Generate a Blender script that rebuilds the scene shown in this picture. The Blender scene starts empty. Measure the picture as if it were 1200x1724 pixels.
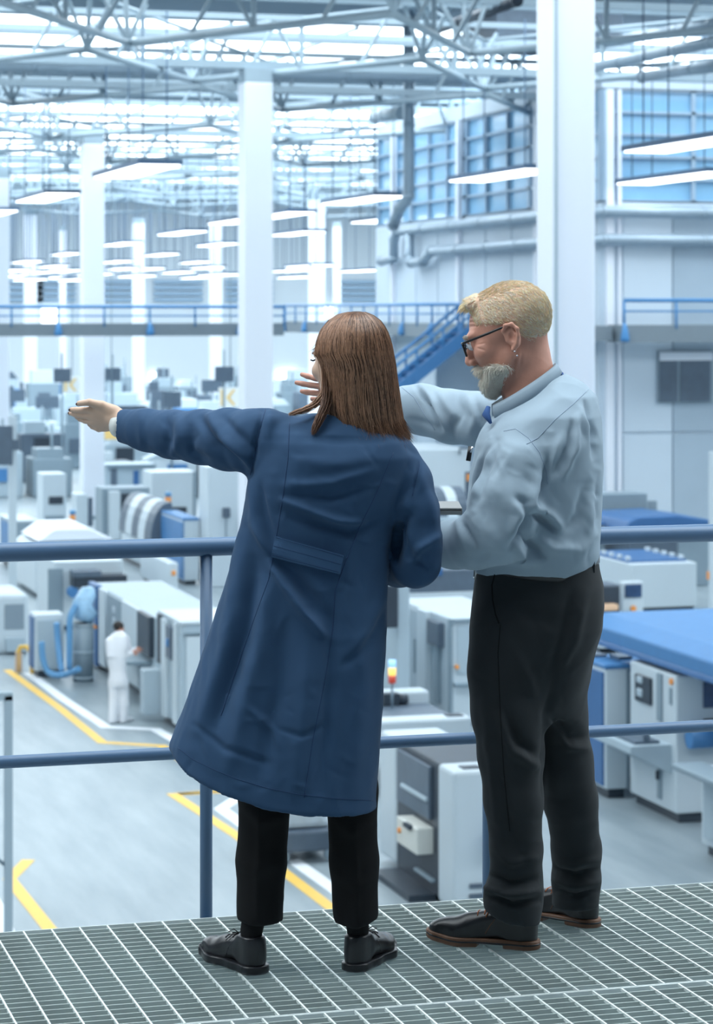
import bpy, bmesh, math, random
import numpy as np
from mathutils import Vector, Matrix
from mathutils.bvhtree import BVHTree

# ------------------------------------------------------------------ camera, world, lights, exposure
FPX, HX, HY, EYE = 4200.0, 600.0, 523.0, 1.68      # focal length in px (1200x1724 frame), horizon, eye height
YAW = math.radians(16.5)                            # camera turned from the building's axes
FLOOR = EYE - 7.2                                   # factory floor; the walkway is z = 0
ROOF = 10.6
SC = bpy.context.scene
COL = SC.collection
cam_d = bpy.data.cameras.new('camera')
cam_d.sensor_width = 36.0
cam_d.lens = FPX / 1724.0 * 36.0
cam_d.shift_y = -(862.0 - HY) / 1724.0
cam_d.clip_end = 800
cam_d.dof.use_dof = True
cam_d.dof.focus_distance = 6.45
cam_d.dof.aperture_fstop = 7.2
cam = bpy.data.objects.new('camera', cam_d)
cam.location = (0, 0, EYE)
cam.rotation_euler = (math.radians(90), 0, -YAW)
COL.objects.link(cam)
SC.camera = cam

W = bpy.data.worlds.new('world')
SC.world = W
W.use_nodes = True
bg = W.node_tree.nodes['Background']
bg.inputs[0].default_value = (0.80, 0.90, 1.0, 1)
bg.inputs[1].default_value = 0.85

SC.view_settings.view_transform = 'Standard'
SC.view_settings.look = 'None'
SC.view_settings.gamma = 1
SC.view_settings.use_curve_mapping = False
SC.view_settings.exposure = 0.3

# daylight comes in through glowing rooflight bands, the unseen nearest sized to light the people (built with the roof below)
SKY_BANDS = [(2, 13), (30, 41), (54, 65), (75, 91), (104, 142), (150, 174)]
SKY_X = (-22, 70)
DAY_RGB = (0.90, 0.97, 1.0)
FILL_NEAR, DAY_FAR = 3.6, 3.05          # radiance of the unseen fill band over the walkway / of the bands down the hall
# ------------------------------------------------------------------ helpers
CA, SA = math.cos(YAW), math.sin(YAW)
random.seed(7)
rng = np.random.default_rng(7)

def at(px, py, d):
    """world point seen at pixel px,py at camera depth d"""
    r = (px - HX) / FPX * d
    return Vector((r * CA + d * SA, -r * SA + d * CA, EYE - (py - HY) / FPX * d))
def ground(px, py, z=None):
    z = FLOOR if z is None else z
    d = FPX * (EYE - z) / (py - HY)
    return at(px, py, d)
def depth(p): return p[0] * SA + p[1] * CA
def along_u(p, px):
    """distance t so that p + t*U projects on column px"""
    k = (px - HX) / FPX
    r = p[0] * CA - p[1] * SA; d = depth(p)
    return (k * d - r) / (CA - k * SA)
def along_v(p, px):
    k = (px - HX) / FPX
    r = p[0] * CA - p[1] * SA; d = depth(p)
    return (k * d - r) / (-SA - k * CA)
def zat(p, py):
    return EYE - (py - HY) / FPX * depth(p)

def srgb(r, g, b):
    return tuple(((c / 255) / 12.92 if c / 255 <= 0.04045 else ((c / 255 + 0.055) / 1.055) ** 2.4) for c in (r, g, b)) + (1,)

MATS = {}
def mat(name, rgb, rough=0.5, metal=0.0, noise=0.06, nscale=4.0, bump=0.0, bscale=200.0, spec=0.4, emit=0, sheen=0, trans=0, coords='Object', bdist=0.002):
    if name in MATS: return MATS[name]
    m = bpy.data.materials.new(name); m.use_nodes = True
    nt = m.node_tree; b = nt.nodes['Principled BSDF']
    b.inputs['Roughness'].default_value = rough
    b.inputs['Metallic'].default_value = metal
    b.inputs['Specular IOR Level'].default_value = spec
    if sheen: b.inputs['Sheen Weight'].default_value = sheen; b.inputs['Sheen Roughness'].default_value = 0.6
    if trans: b.inputs['Transmission Weight'].default_value = trans
    tc = nt.nodes.new('ShaderNodeTexCoord')
    n = nt.nodes.new('ShaderNodeTexNoise'); n.inputs['Scale'].default_value = nscale; n.inputs['Detail'].default_value = 5
    nt.links.new(tc.outputs[coords], n.inputs['Vector'])
    mx = nt.nodes.new('ShaderNodeMix'); mx.data_type = 'RGBA'
    c = rgb if len(rgb) == 4 else tuple(rgb) + (1,)
    mx.inputs[6].default_value = tuple(max(0, x * (1 - noise)) for x in c[:3]) + (1,)
    mx.inputs[7].default_value = tuple(min(1, x * (1 + noise)) for x in c[:3]) + (1,)
    nt.links.new(n.outputs['Fac'], mx.inputs[0])
    nt.links.new(mx.outputs[2], b.inputs['Base Color'])
    if emit:
        nt.links.new(mx.outputs[2], b.inputs['Emission Color']); b.inputs['Emission Strength'].default_value = emit
    if bump:
        n2 = nt.nodes.new('ShaderNodeTexNoise'); n2.inputs['Scale'].default_value = bscale; n2.inputs['Detail'].default_value = 3
        nt.links.new(tc.outputs[coords], n2.inputs['Vector'])
        bp = nt.nodes.new('ShaderNodeBump'); bp.inputs['Strength'].default_value = bump; bp.inputs['Distance'].default_value = bdist
        nt.links.new(n2.outputs['Fac'], bp.inputs['Height']); nt.links.new(bp.outputs[0], b.inputs['Normal'])
    MATS[name] = m
    return m

class MB:
    """collects geometry in world coordinates, linked as ONE mesh object"""
    def __init__(s): s.v = []; s.f = []; s.smooth = []
    def add(s, vs, fs, smooth=False):
        o = len(s.v); s.v += [tuple(p) for p in vs]
        for f in fs: s.f.append(tuple(i + o for i in f)); s.smooth.append(smooth)
        return s
    def box(s, x0, y0, z0, x1, y1, z1):
        vs = [(x0, y0, z0), (x1, y0, z0), (x1, y1, z0), (x0, y1, z0), (x0, y0, z1), (x1, y0, z1), (x1, y1, z1), (x0, y1, z1)]
        return s.add(vs, [(0, 3, 2, 1), (4, 5, 6, 7), (0, 1, 5, 4), (1, 2, 6, 5), (2, 3, 7, 6), (3, 0, 4, 7)])
    def prism(s, prof, axis, a0, a1):
        """profile polygon [(h,z)...] extruded along axis 'x' (h=y) or 'y' (h=x) or 'z' (h,z = x,y)"""
        n = len(prof)
        def P(h, z, a): return (a, h, z) if axis == 'x' else ((h, a, z) if axis == 'y' else (h, z, a))
        vs = [P(h, z, a0) for h, z in prof] + [P(h, z, a1) for h, z in prof]
        fs = [(i, (i + 1) % n, n + (i + 1) % n, n + i) for i in range(n)] + [tuple(range(n))[::-1], tuple(range(n, 2 * n))]
        return s.add(vs, fs)
    def tube(s, pts, r, n=10, cap=True, closed=False):
        pts = [Vector(p) for p in pts]; rs = r if isinstance(r, (list, tuple)) else [r] * len(pts)
        rings = []; up = None
        for i, p in enumerate(pts):
            a = pts[i - 1] if i > 0 else (pts[-1] if closed else p); b = pts[i + 1] if i < len(pts) - 1 else (pts[0] if closed else p)
            t = (b - a).normalized() if (b - a).length > 1e-9 else Vector((0, 0, 1))
            if up is None: up = Vector((0, 0, 1)) if abs(t.z) < 0.9 else Vector((1, 0, 0))
            x = t.cross(up).normalized(); y = x.cross(t).normalized(); up = y
            rings.append([p + (x * math.cos(2 * math.pi * k / n) + y * math.sin(2 * math.pi * k / n)) * rs[i] for k in range(n)])
        vs = [q for rg in rings for q in rg]; fs = []
        m = len(pts)
        for i in range(m if closed else m - 1):
            j = (i + 1) % m
            for k in range(n):
                k2 = (k + 1) % n
                fs.append((i * n + k, i * n + k2, j * n + k2, j * n + k))
        s.add(vs, fs, True)
        if cap and not closed:
            o = len(s.v) - len(vs)
            s.f.append(tuple(o + k for k in range(n))[::-1]); s.smooth.append(False)
            s.f.append(tuple(o + (m - 1) * n + k for k in range(n))); s.smooth.append(False)
        return s
    def build(s, name, m, parent=None, bevel=0, kind=None, label=None):
        me = bpy.data.meshes.new(name)
        off = np.array(parent_loc(parent)) if parent else np.zeros(3)
        rz = parent.rotation_euler.z if parent else 0
        V = np.array(s.v, dtype=float) - off
        me.from_pydata([tuple(p) for p in V], [], s.f)
        me.polygons.foreach_set('use_smooth', s.smooth)
        bm = bmesh.new(); bm.from_mesh(me); bmesh.ops.recalc_face_normals(bm, faces=bm.faces); bm.to_mesh(me); bm.free()
        me.materials.append(m)
        o = bpy.data.objects.new(name, me); COL.objects.link(o)
        if parent: o.parent = parent
        if bevel:
            md = o.modifiers.new('bevel', 'BEVEL'); md.width = bevel; md.segments = 2; md.limit_method = 'ANGLE'
        if kind: o['kind'] = kind
        if label: o['label'] = label
        return o
def parent_loc(p):
    v = Vector(p.location)
    while p.parent: p = p.parent; v += Vector(p.location)
    return tuple(v)

def thing(name, label, cat, loc, group=None, rz=0):
    o = bpy.data.objects.new(name, None); COL.objects.link(o)
    o.empty_display_size = 0.1
    o.location = loc; o.rotation_euler = (0, 0, rz)
    o['label'] = label; o['category'] = cat
    if group: o['group'] = group
    return o
def tag(o, label, cat, group=None):
    o['label'] = label; o['category'] = cat
    if group: o['group'] = group
    return o
def copy_tree(o, parent=None):
    c = o.copy(); COL.objects.link(c); c.parent = parent
    for ch in list(o.children): copy_tree(ch, c)
    return c

# ---- implicit surfaces: distance fields meshed with surface nets
def smin(a, b, k):
    h = np.clip(0.5 + 0.5 * (b - a) / k, 0, 1)
    return b + (a - b) * h - k * h * (1 - h)
def smax(a, b, k): return -smin(-a, -b, k)
def cap(P, a, b, ra, rb=None):
    rb = ra if rb is None else rb
    a = np.asarray(a, np.float32); b = np.asarray(b, np.float32); ab = b - a
    t = np.clip((P - a) @ ab / max(1e-9, float(ab @ ab)), 0, 1)
    return np.linalg.norm(P - a - t[:, None] * ab, axis=1) - (ra + (rb - ra) * t)
def chain(P, pts, rs, k=0.012):
    f = None
    for i in range(len(pts) - 1):
        g = cap(P, pts[i], pts[i + 1], rs[i], rs[i + 1])
        f = g if f is None else smin(f, g, k)
    return f
def ell(P, c, r, R=None):
    q = P - np.asarray(c, np.float32)
    if R is not None: q = q @ np.asarray(R, np.float32)
    r = np.asarray(r, np.float32)
    k0 = np.linalg.norm(q / r, axis=1); k1 = np.linalg.norm(q / (r * r), axis=1) + 1e-9
    return k0 * (k0 - 1) / k1
def rings(P, rg, n=2.3):
    """stack of super-ellipses: rows (z, cx, cy, rx, ry), z rising"""
    A = np.array(sorted(rg), float); z = P[:, 2]
    cx, cy, rx, ry = (np.interp(z, A[:, 0], A[:, i]) for i in (1, 2, 3, 4))
    q = (np.abs((P[:, 0] - cx) / rx) ** n + np.abs((P[:, 1] - cy) / ry) ** n) ** (1 / n)
    f = (q - 1) * np.minimum(rx, ry)
    return np.maximum(f, np.maximum(z - A[-1, 0], A[0, 0] - z)).astype(np.float32)

def mesh_field(fn, lo, hi, h):
    """surface nets over a narrow band"""
    lo = np.array(lo, float); hi = np.array(hi, float)
    B = 4
    nc = np.ceil((hi - lo) / (h * B)).astype(int) + 1
    ax = [lo[i] + np.arange(nc[i] + 1) * h * B for i in range(3)]
    G = np.stack(np.meshgrid(*ax, indexing='ij'), -1).reshape(-1, 3).astype(np.float32)
    Fc = fn(G).reshape(nc + 1)
    # block is active if any corner near surface
    cm = np.abs(Fc)
    m = cm[:-1, :-1, :-1].copy()
    for dx in (0, 1):
        for dy in (0, 1):
            for dz in (0, 1):
                m = np.minimum(m, cm[dx:dx + nc[0], dy:dy + nc[1], dz:dz + nc[2]])
    act = m < h * B * 1.6
    n = nc * B + 1
    F = np.repeat(np.repeat(np.repeat(Fc[:-1, :-1, :-1], B, 0), B, 1), B, 2)
    F = np.pad(F, ((0, 1),) * 3, mode='edge').astype(np.float32)
    need = np.zeros(n, bool)
    a2 = np.repeat(np.repeat(np.repeat(act, B, 0), B, 1), B, 2)
    need[:-1, :-1, :-1] = a2
    need[1:, :-1, :-1] |= a2; need[:-1, 1:, :-1] |= a2; need[:-1, :-1, 1:] |= a2
    need[1:, 1:, :-1] |= a2; need[1:, :-1, 1:] |= a2; need[:-1, 1:, 1:] |= a2; need[1:, 1:, 1:] |= a2
    idx = np.argwhere(need)
    for s in range(0, len(idx), 400000):
        ii = idx[s:s + 400000]
        F[ii[:, 0], ii[:, 1], ii[:, 2]] = fn((lo + ii * h).astype(np.float32))
    S = F < 0
    c = n - 1
    cnt = np.zeros(c, np.int16); acc = np.zeros(tuple(c) + (3,), np.float32)
    corners = [(0, 0, 0), (1, 0, 0), (0, 1, 0), (1, 1, 0), (0, 0, 1), (1, 0, 1), (0, 1, 1), (1, 1, 1)]
    V = {k: F[k[0]:k[0] + c[0], k[1]:k[1] + c[1], k[2]:k[2] + c[2]] for k in corners}
    for i in range(8):
        for j in range(i + 1, 8):
            a, b = corners[i], corners[j]
            if sum(abs(a[t] - b[t]) for t in range(3)) != 1: continue
            fa, fb = V[a], V[b]
            w = np.argwhere((fa < 0) != (fb < 0))
            if not len(w): continue
            x = fa[w[:, 0], w[:, 1], w[:, 2]]; y = fb[w[:, 0], w[:, 1], w[:, 2]]
            t = x / (x - y)
            p = np.array(a, np.float32) + t[:, None] * (np.array(b, np.float32) - np.array(a, np.float32))
            acc[w[:, 0], w[:, 1], w[:, 2]] += p
            cnt[w[:, 0], w[:, 1], w[:, 2]] += 1
    cells = np.argwhere(cnt > 0)
    vid = -np.ones(c, np.int64); vid[cells[:, 0], cells[:, 1], cells[:, 2]] = np.arange(len(cells))
    vp = lo + (cells + acc[cells[:, 0], cells[:, 1], cells[:, 2]] / cnt[cells[:, 0], cells[:, 1], cells[:, 2]][:, None]) * h
    quads = []
    for d in range(3):
        e1, e2 = (d + 1) % 3, (d + 2) % 3
        sl0 = [slice(None)] * 3; sl1 = [slice(None)] * 3
        sl0[d] = slice(0, n[d] - 1); sl1[d] = slice(1, n[d])
        A, Bm = S[tuple(sl0)], S[tuple(sl1)]
        w = np.argwhere(A != Bm)
        w = w[(w[:, e1] > 0) & (w[:, e2] > 0) & (w[:, e1] < c[e1]) & (w[:, e2] < c[e2])]
        if not len(w): continue
        def g(o1, o2):
            q = w.copy(); q[:, e1] += o1; q[:, e2] += o2
            return vid[q[:, 0], q[:, 1], q[:, 2]]
        q = np.stack([g(-1, -1), g(0, -1), g(0, 0), g(-1, 0)], 1)
        fl = ~A[w[:, 0], w[:, 1], w[:, 2]]
        q[fl] = q[fl][:, ::-1]
        quads.append(q)
    Q = np.concatenate(quads); Q = Q[(Q >= 0).all(1)]
    return vp, Q
def vnormals(V, Q):
    a = V[Q[:, 2]] - V[Q[:, 0]]; b = V[Q[:, 3]] - V[Q[:, 1]]
    fn = np.cross(a, b)
    N = np.zeros_like(V)
    for k in range(4): np.add.at(N, Q[:, k], fn)
    return N / (np.linalg.norm(N, axis=1)[:, None] + 1e-12)
def relax(V, Q, it=2, f=0.5):
    for _ in range(it):
        S = np.zeros_like(V); C = np.zeros(len(V))
        for k in range(4):
            np.add.at(S, Q[:, k], V[Q[:, (k + 1) % 4]]); np.add.at(C, Q[:, k], 1)
            np.add.at(S, Q[:, (k + 1) % 4], V[Q[:, k]]); np.add.at(C, Q[:, (k + 1) % 4], 1)
        V = V + f * (S / np.maximum(C, 1)[:, None] - V)
    return V
def np_mesh(name, V, Q, m, parent, smooth=True):
    """V in the parent's local coordinates"""
    me = bpy.data.meshes.new(name)
    Q = np.asarray(Q)
    k = Q.shape[1]
    me.vertices.add(len(V)); me.vertices.foreach_set('co', np.asarray(V, np.float32).ravel())
    me.loops.add(len(Q) * k); me.loops.foreach_set('vertex_index', Q.ravel().astype(np.int32))
    me.polygons.add(len(Q)); me.polygons.foreach_set('loop_start', np.arange(len(Q), dtype=np.int32) * k)
    me.update(calc_edges=True); me.validate()
    me.polygons.foreach_set('use_smooth', [smooth] * len(me.polygons))
    me.materials.append(m)
    o = bpy.data.objects.new(name, me); COL.objects.link(o); o.parent = parent
    return o
def vnoise(P, s, seed=0):
    """cheap smooth pseudo noise"""
    r = np.random.default_rng(seed); f = np.zeros(len(P))
    for i in range(5):
        k = r.normal(size=3) * s * (0.6 + 0.35 * i); ph = r.uniform(0, 6.28)
        f += np.sin(P @ k + ph + 0.8 * np.sin(P @ (r.normal(size=3) * s * 0.7) + ph * 2)) / 5
    return f
# ------------------------------------------------------------------ materials shared by the hall
PAINT = mat('white_painted_steel', (0.62, 0.70, 0.80), 0.45, noise=0.03, nscale=0.5)
COLM = mat('white_column_paint', (0.80, 0.85, 0.93), 0.5, noise=0.02, nscale=0.6)
ROOFM = mat('roof_deck_grey', (0.20, 0.27, 0.33), 0.7, noise=0.12, nscale=0.35, coords='Object')
TRUSSM = mat('truss_paint', (0.36, 0.46, 0.53), 0.5, noise=0.04)
DUCTM = mat('galvanised_duct', (0.33, 0.42, 0.50), 0.35, 0.35, noise=0.15, nscale=2)
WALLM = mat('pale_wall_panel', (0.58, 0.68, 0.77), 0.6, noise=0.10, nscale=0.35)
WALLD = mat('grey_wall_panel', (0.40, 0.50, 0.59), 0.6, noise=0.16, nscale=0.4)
WALLF = mat('far_wall_white', (0.62, 0.70, 0.76), 0.6, noise=0.05, nscale=0.2)
GLASSB = mat('blue_tinted_glass', (0.26, 0.50, 0.72), 0.12, noise=0.2, nscale=0.7, spec=0.6)
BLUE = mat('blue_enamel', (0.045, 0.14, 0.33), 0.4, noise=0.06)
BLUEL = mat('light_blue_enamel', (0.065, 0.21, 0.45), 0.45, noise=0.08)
RAILB = mat('blue_walkway_paint', (0.07, 0.25, 0.52), 0.4)
SLAB = mat('gallery_steel_grey', (0.20, 0.25, 0.29), 0.6)
WHITEM = mat('machine_white', (0.56, 0.65, 0.71), 0.4, noise=0.03, nscale=1.5)
GREYM = mat('machine_grey', (0.24, 0.32, 0.38), 0.45, noise=0.05)
GREYL = mat('machine_light_grey', (0.40, 0.50, 0.57), 0.45, noise=0.04)
DARKM = mat('machine_dark', (0.035, 0.05, 0.07), 0.4, noise=0.2)
DKGREY = mat('machine_dark_grey', (0.10, 0.14, 0.19), 0.45, noise=0.2)
SCREEN = mat('dark_screen', (0.03, 0.07, 0.16), 0.2, noise=0.5, nscale=6)
ORANGE = mat('orange_plastic', (0.85, 0.33, 0.08), 0.4)
YELLOW = mat('yellow_paint', (0.88, 0.56, 0.11), 0.5, noise=0.06)
WPAINT = mat('white_line_paint', (0.88, 0.92, 0.97), 0.5, noise=0.03)
LAMPM = mat('lamp_diffuser', (0.93, 0.97, 1.0), 0.4, noise=0.0, emit=3.2)
LAMPB = mat('lamp_housing', (0.07, 0.13, 0.22), 0.5)

def flat(name, m, build, kind='structure', parent=None):
    mb = MB(); build(mb); o = mb.build(name, m, parent)
    if kind: o['kind'] = kind
    return o

# factory floor: grey resin with faint brush marks
def floor_mat():
    m = bpy.data.materials.new('factory_floor_resin'); m.use_nodes = True; nt = m.node_tree; b = nt.nodes['Principled BSDF']
    tc = nt.nodes.new('ShaderNodeTexCoord'); mp = nt.nodes.new('ShaderNodeMapping'); mp.inputs['Scale'].default_value = (2.2, 0.35, 1)
    n = nt.nodes.new('ShaderNodeTexNoise'); n.inputs['Scale'].default_value = 1.1; n.inputs['Detail'].default_value = 8; n.inputs['Roughness'].default_value = 0.62
    r = nt.nodes.new('ShaderNodeValToRGB'); r.color_ramp.elements[0].position = 0.3; r.color_ramp.elements[0].color = (0.215, 0.275, 0.315, 1)
    r.color_ramp.elements[1].position = 0.72; r.color_ramp.elements[1].color = (0.33, 0.395, 0.43, 1)
    nt.links.new(tc.outputs['Object'], mp.inputs[0]); nt.links.new(mp.outputs[0], n.inputs[0]); nt.links.new(n.outputs[0], r.inputs[0])
    nt.links.new(r.outputs[0], b.inputs['Base Color']); b.inputs['Roughness'].default_value = 0.38
    return m
flat('floor', floor_mat(), lambda b: b.box(-60, -14, FLOOR - 0.3, 80, 190, FLOOR))

# roof deck with open bands where the rooflights are
def roof(b):
    y = -14
    for v0, v1 in SKY_BANDS + [(189, 190)]:
        if v0 > y: b.box(-60, y, ROOF, 80, v0, ROOF + 0.06)
        b.box(SKY_X[1], v0, ROOF, 80, v1, ROOF + 0.06)
        b.box(-60, v0, ROOF, SKY_X[0], v1, ROOF + 0.06)
        y = v1
flat('ceiling', ROOFM, roof)
flat('wall_light_block', mat('light_block_grey', (0.36, 0.40, 0.44), 0.7), lambda b: b.box(-60, -14.3, FLOOR, 80, -14, ROOF))  # unseen wall added behind the camera: blocks flat light, its grey sets the fill
flat('wall_right', WALLM, lambda b: b.box(80, -14, FLOOR, 80.3, 190, ROOF))
flat('wall_side_block', WALLM, lambda b: b.box(-60.3, -14, FLOOR, -60, 190, ROOF))  # unseen wall added to close off sky light from the side
flat('wall_far', WALLF, lambda b: b.box(-60, 186, FLOOR, 80, 186.3, ROOF))
for i_, (v0, v1) in enumerate(SKY_BANDS):
    mr = mat('rooflight_fill' if v0 < 20 else 'rooflight', DAY_RGB, 0.5, noise=0, emit=FILL_NEAR if v0 < 20 else DAY_FAR)
    flat('window_%d' % (20 + i_), mr, lambda b: b.box(SKY_X[0], v0, ROOF + 0.002, SKY_X[1], v1, ROOF + 0.02))
for v0, v1 in SKY_BANDS[2:5]:
    flat('trim_1', TRUSSM, lambda b: [b.box(6 + i * 4.05, v0, ROOF - 0.12, 6.1 + i * 4.05, v1, ROOF + 0.1) for i in range(12)])

# main column row: three in view and the next ones of the row, plus the rows beyond
c1 = at(952, 523, 40); c2 = at(430, 523, 63.3)
col_x = (c1.x + c2.x) / 2
COLS = []
def column(x, y, label, w=0.745, top=7.45):
    COLS.append((x, y))
    t = thing('column', label, 'column', (x, y, FLOOR))
    b = MB(); b.box(x - w / 2, y - w / 2, FLOOR, x + w / 2, y + w / 2, top); b.build('shaft', COLM, t, bevel=0.05)
    b = MB(); b.box(x - w / 2 + 0.02, y - w / 2 + 0.02, top, x + w / 2 - 0.02, y + w / 2 - 0.02, top + 0.35); b.build('cap_plate', TRUSSM, t)
    b = MB(); b.box(x - w / 2 - 0.06, y - w / 2 - 0.06, FLOOR, x + w / 2 + 0.06, y + w / 2 + 0.06, FLOOR + 0.12); b.build('base_plate', GREYM, t)
    return t
t = column(c1.x, c1.y, 'tall white square column right behind the grey-haired man, nearest of all')
b = MB(); b.box(c1.x - 0.34, c1.y - 0.43, FLOOR, c1.x - 0.30, c1.y - 0.36, 10.0); b.build('cable_channel', GREYL, t)
b = MB(); b.box(c1.x - 0.3725, c1.y - 0.3725, 7.4, c1.x + 0.3725, c1.y + 0.3725, ROOF); b.build('upper_shaft', COLM, t)
column(c2.x, c2.y, 'white square column rising just left of the woman\'s head')
c3 = at(155, 523, 86.5)
column(c3.x, c3.y, 'white square column behind the pointing hand')
for px, d, lab in ((0, 109, 'white column at the left edge of the picture'), (363, 165, 'pale far column just left of the big middle column'),
                   (233, 165, 'pale far column between the two big left columns'), (533, 130, 'pale far column with its top beside the hanging duct, right of the middle column'),
                   (51, 150, 'pale far column near the left edge above the blue gallery'), (567, 172, 'thin pale far column above the woman\'s head'),
                   (105, 180, 'faint thin column far back, left of the second big column')):
    p = at(px, 523, d); column(p.x, p.y, lab, w=0.72 if d < 170 else 0.5)

# ---- roof trusses: zigzag bottom chord, straight top chords, struts between
UNIT_STRUT = None
def strut_obj(a, b, r, parent, name='strut'):
    """one strut; all struts share one unit mesh"""
    global UNIT_STRUT
    if UNIT_STRUT is None:
        mb = MB(); mb.tube([(0, 0, 0), (0, 0, 1)], 1.0, 6, cap=False)
        UNIT_STRUT = mb.build('strut', TRUSSM); bpy.data.objects.remove(UNIT_STRUT); UNIT_STRUT = bpy.data.meshes['strut']
    o = bpy.data.objects.new(name, UNIT_STRUT); COL.objects.link(o)
    a = Vector(a); b = Vector(b); d = b - a
    o.rotation_mode = 'QUATERNION'; o.rotation_quaternion = Vector((0, 0, 1)).rotation_difference(d)
    o.location = a - Vector(parent_loc(parent)); o.scale = (r, r, d.length); o.parent = parent
    return o
PER, AMP = 8.1, 7.0
def truss_row(y0, zb, zt, label, x_lo, x_hi, phase, single, rr=0.075):
    t = thing('roof_truss', label, 'truss', (0, y0, zb))
    k0 = math.floor((x_lo - phase) / (PER / 2)); k1 = math.ceil((x_hi - phase) / (PER / 2))
    nodes = [(phase + k * PER / 2, y0 + (AMP if k % 2 == 0 else 0), zb) for k in range(k0, k1 + 1)]
    mb = MB()
    for i in range(len(nodes) - 1): mb.tube([nodes[i], nodes[i + 1]], rr * 1.5, 8)
    mb.build('bottom_chord', TRUSSM, t)
    mb = MB(); ya, yb = y0 + AMP + 0.45, y0 - 0.45
    mb.box(x_lo, ya - 0.09, zt - 0.09, x_hi, ya + 0.09, zt + 0.09); mb.box(x_lo, yb - 0.09, zt - 0.09, x_hi, yb + 0.09, zt + 0.09)
    mb.box(x_lo, (ya + yb) / 2 - 0.07, zt - 0.07, x_hi, (ya + yb) / 2 + 0.07, zt + 0.07)
    mb.build('top_chord', TRUSSM, t)
    S = []
    for i, n in enumerate(nodes):
        far = abs(n[1] - (y0 + AMP)) < 0.01
        yy = ya if far else yb
        for dx in (-0.6, 0, 0.6): S.append((n, (n[0] + dx, yy, zt)))
        if i < len(nodes) - 1:
            m = nodes[i + 1]
            for f in (0.25, 0.5, 0.75):
                q = tuple(n[j] + (m[j] - n[j]) * f for j in range(3))
                if f == 0.5: S.append((q, (q[0], q[1], zt)))
                S.append((q, (q[0] + (0.75 if f != 0.5 else -0.75), q[1], zt)))
            # upper diagonal above the bottom chord
            mb2 = None
    if single:
        for a, b_ in S: strut_obj(a, b_, rr * (0.9 if a[0] != b_[0] else 1.1), t)
    else:
        mb = MB()
        for a, b_ in S: mb.tube([a, b_], rr * 0.9, 5, cap=False)
        o = mb.build('struts', TRUSSM, t); o['kind'] = 'stuff'
    mb = MB()
    for i in range(len(nodes) - 1):
        a, b_ = nodes[i], nodes[i + 1]; mb.tube([(a[0], a[1], zt), (b_[0], b_[1], zt)], rr * 0.9, 6)
    mb.build('diagonal_chord', TRUSSM, t)
pz = at(195, 85, 57.5)
words = ['nearest roof truss, across the very top of the picture', 'second roof truss from the front, over the round duct', 'third roof truss, over the top of the middle column',
         'fourth roof truss back, over the second big column', 'fifth roof truss back, above the hanging lamps', 'sixth roof truss back in the pale haze of struts',
         'seventh roof truss back, far off over the lamps', 'eighth roof truss back, far over the gallery', 'ninth roof truss back, faint under the far roof',
         'tenth roof truss back, faint above the far wall', 'eleventh roof truss back, faintest and farthest']
base_y = at(510, 20, 50).y
for k in range(9):
    y0 = base_y + k * 8.6 + (0 if k < 3 else (k - 2) * 5)
    d = y0
    x_lo = 0.147 * (y0 + 4) - 5; x_hi = 0.45 * (y0 + 8) + 4
    truss_row(y0, 7.7, 9.0, words[k], x_lo, min(x_hi, 68), pz.x + (0 if k % 2 == 0 else PER * 0.42), k < 3, rr=0.058)

# cross beams on the column heads
for y, lab in ((c2.y, 'second'), (c3.y, 'third'), (c3.y + 24, 'fourth'), (c3.y + 48, 'fifth')):
    o = flat('trim_2', TRUSSM, lambda b: b.box(0, y - 0.2, 7.8, 70, y + 0.2, 8.0))
# round ducts high across the hall
def duct(name, label, pts, r, m=DUCTM, bands=0):
    t = thing(name, label, 'duct', pts[0])
    mb = MB(); mb.tube(pts, r, 14); mb.build('pipe', m, t)
    for i in range(len(pts) - 1):
        a, b_ = Vector(pts[i]), Vector(pts[i + 1]); L = (b_ - a).length; n = max(1, int(L / 2.6))
        for k in range(1 if i else 0, n + 1):
            q = a + (b_ - a) * (k / n); u = (b_ - a).normalized() * 0.05
            mb = MB(); mb.tube([q - u, q + u], r * 1.1, 14); mb.build('flange', m, t)
    return t
p = at(300, 114, 70)
duct('ventilation_duct', 'wide round duct crossing the whole hall under the first rooflight', [(2, p.y, p.z), (20, p.y, p.z), (50, p.y, p.z)], 0.24)
flat('trim_3', TRUSSM, lambda b: b.box(2, p.y - 0.1, p.z - 0.62, 50, p.y + 0.2, p.z - 0.44))
q = at(800, 45, 62)
duct('dark_pipe', 'black pipe slanting under the roof left of the near column', [at(735, 50, 66), at(870, 2, 58)], 0.13, DARKM)
o = MB(); q = at(870, 62, 70); o.box(q.x - 0.6, q.y, q.z - 0.2, q.x + 3.2, q.y + 3, q.z + 0.9)
o.box(q.x + 1, q.y + 1, q.z + 0.9, q.x + 1.1, q.y + 1.1, ROOF)
tag(o.build('fan_housing', DKGREY), 'dark box unit hung under the roof beside the near column', 'ventilation unit')
for i, (a, b_) in enumerate(((at(1005, 75, 66), at(1260, 30, 52)), (at(1003, 112, 64), at(1260, 58, 50)), (at(1080, 130, 60), at(1260, 100, 54)))):
    duct('roof_pipe', ('upper', 'middle', 'lowest')[i] + ' grey pipe slanting under the dark roof at the top right', [a, b_], 0.13, DUCTM)

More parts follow.
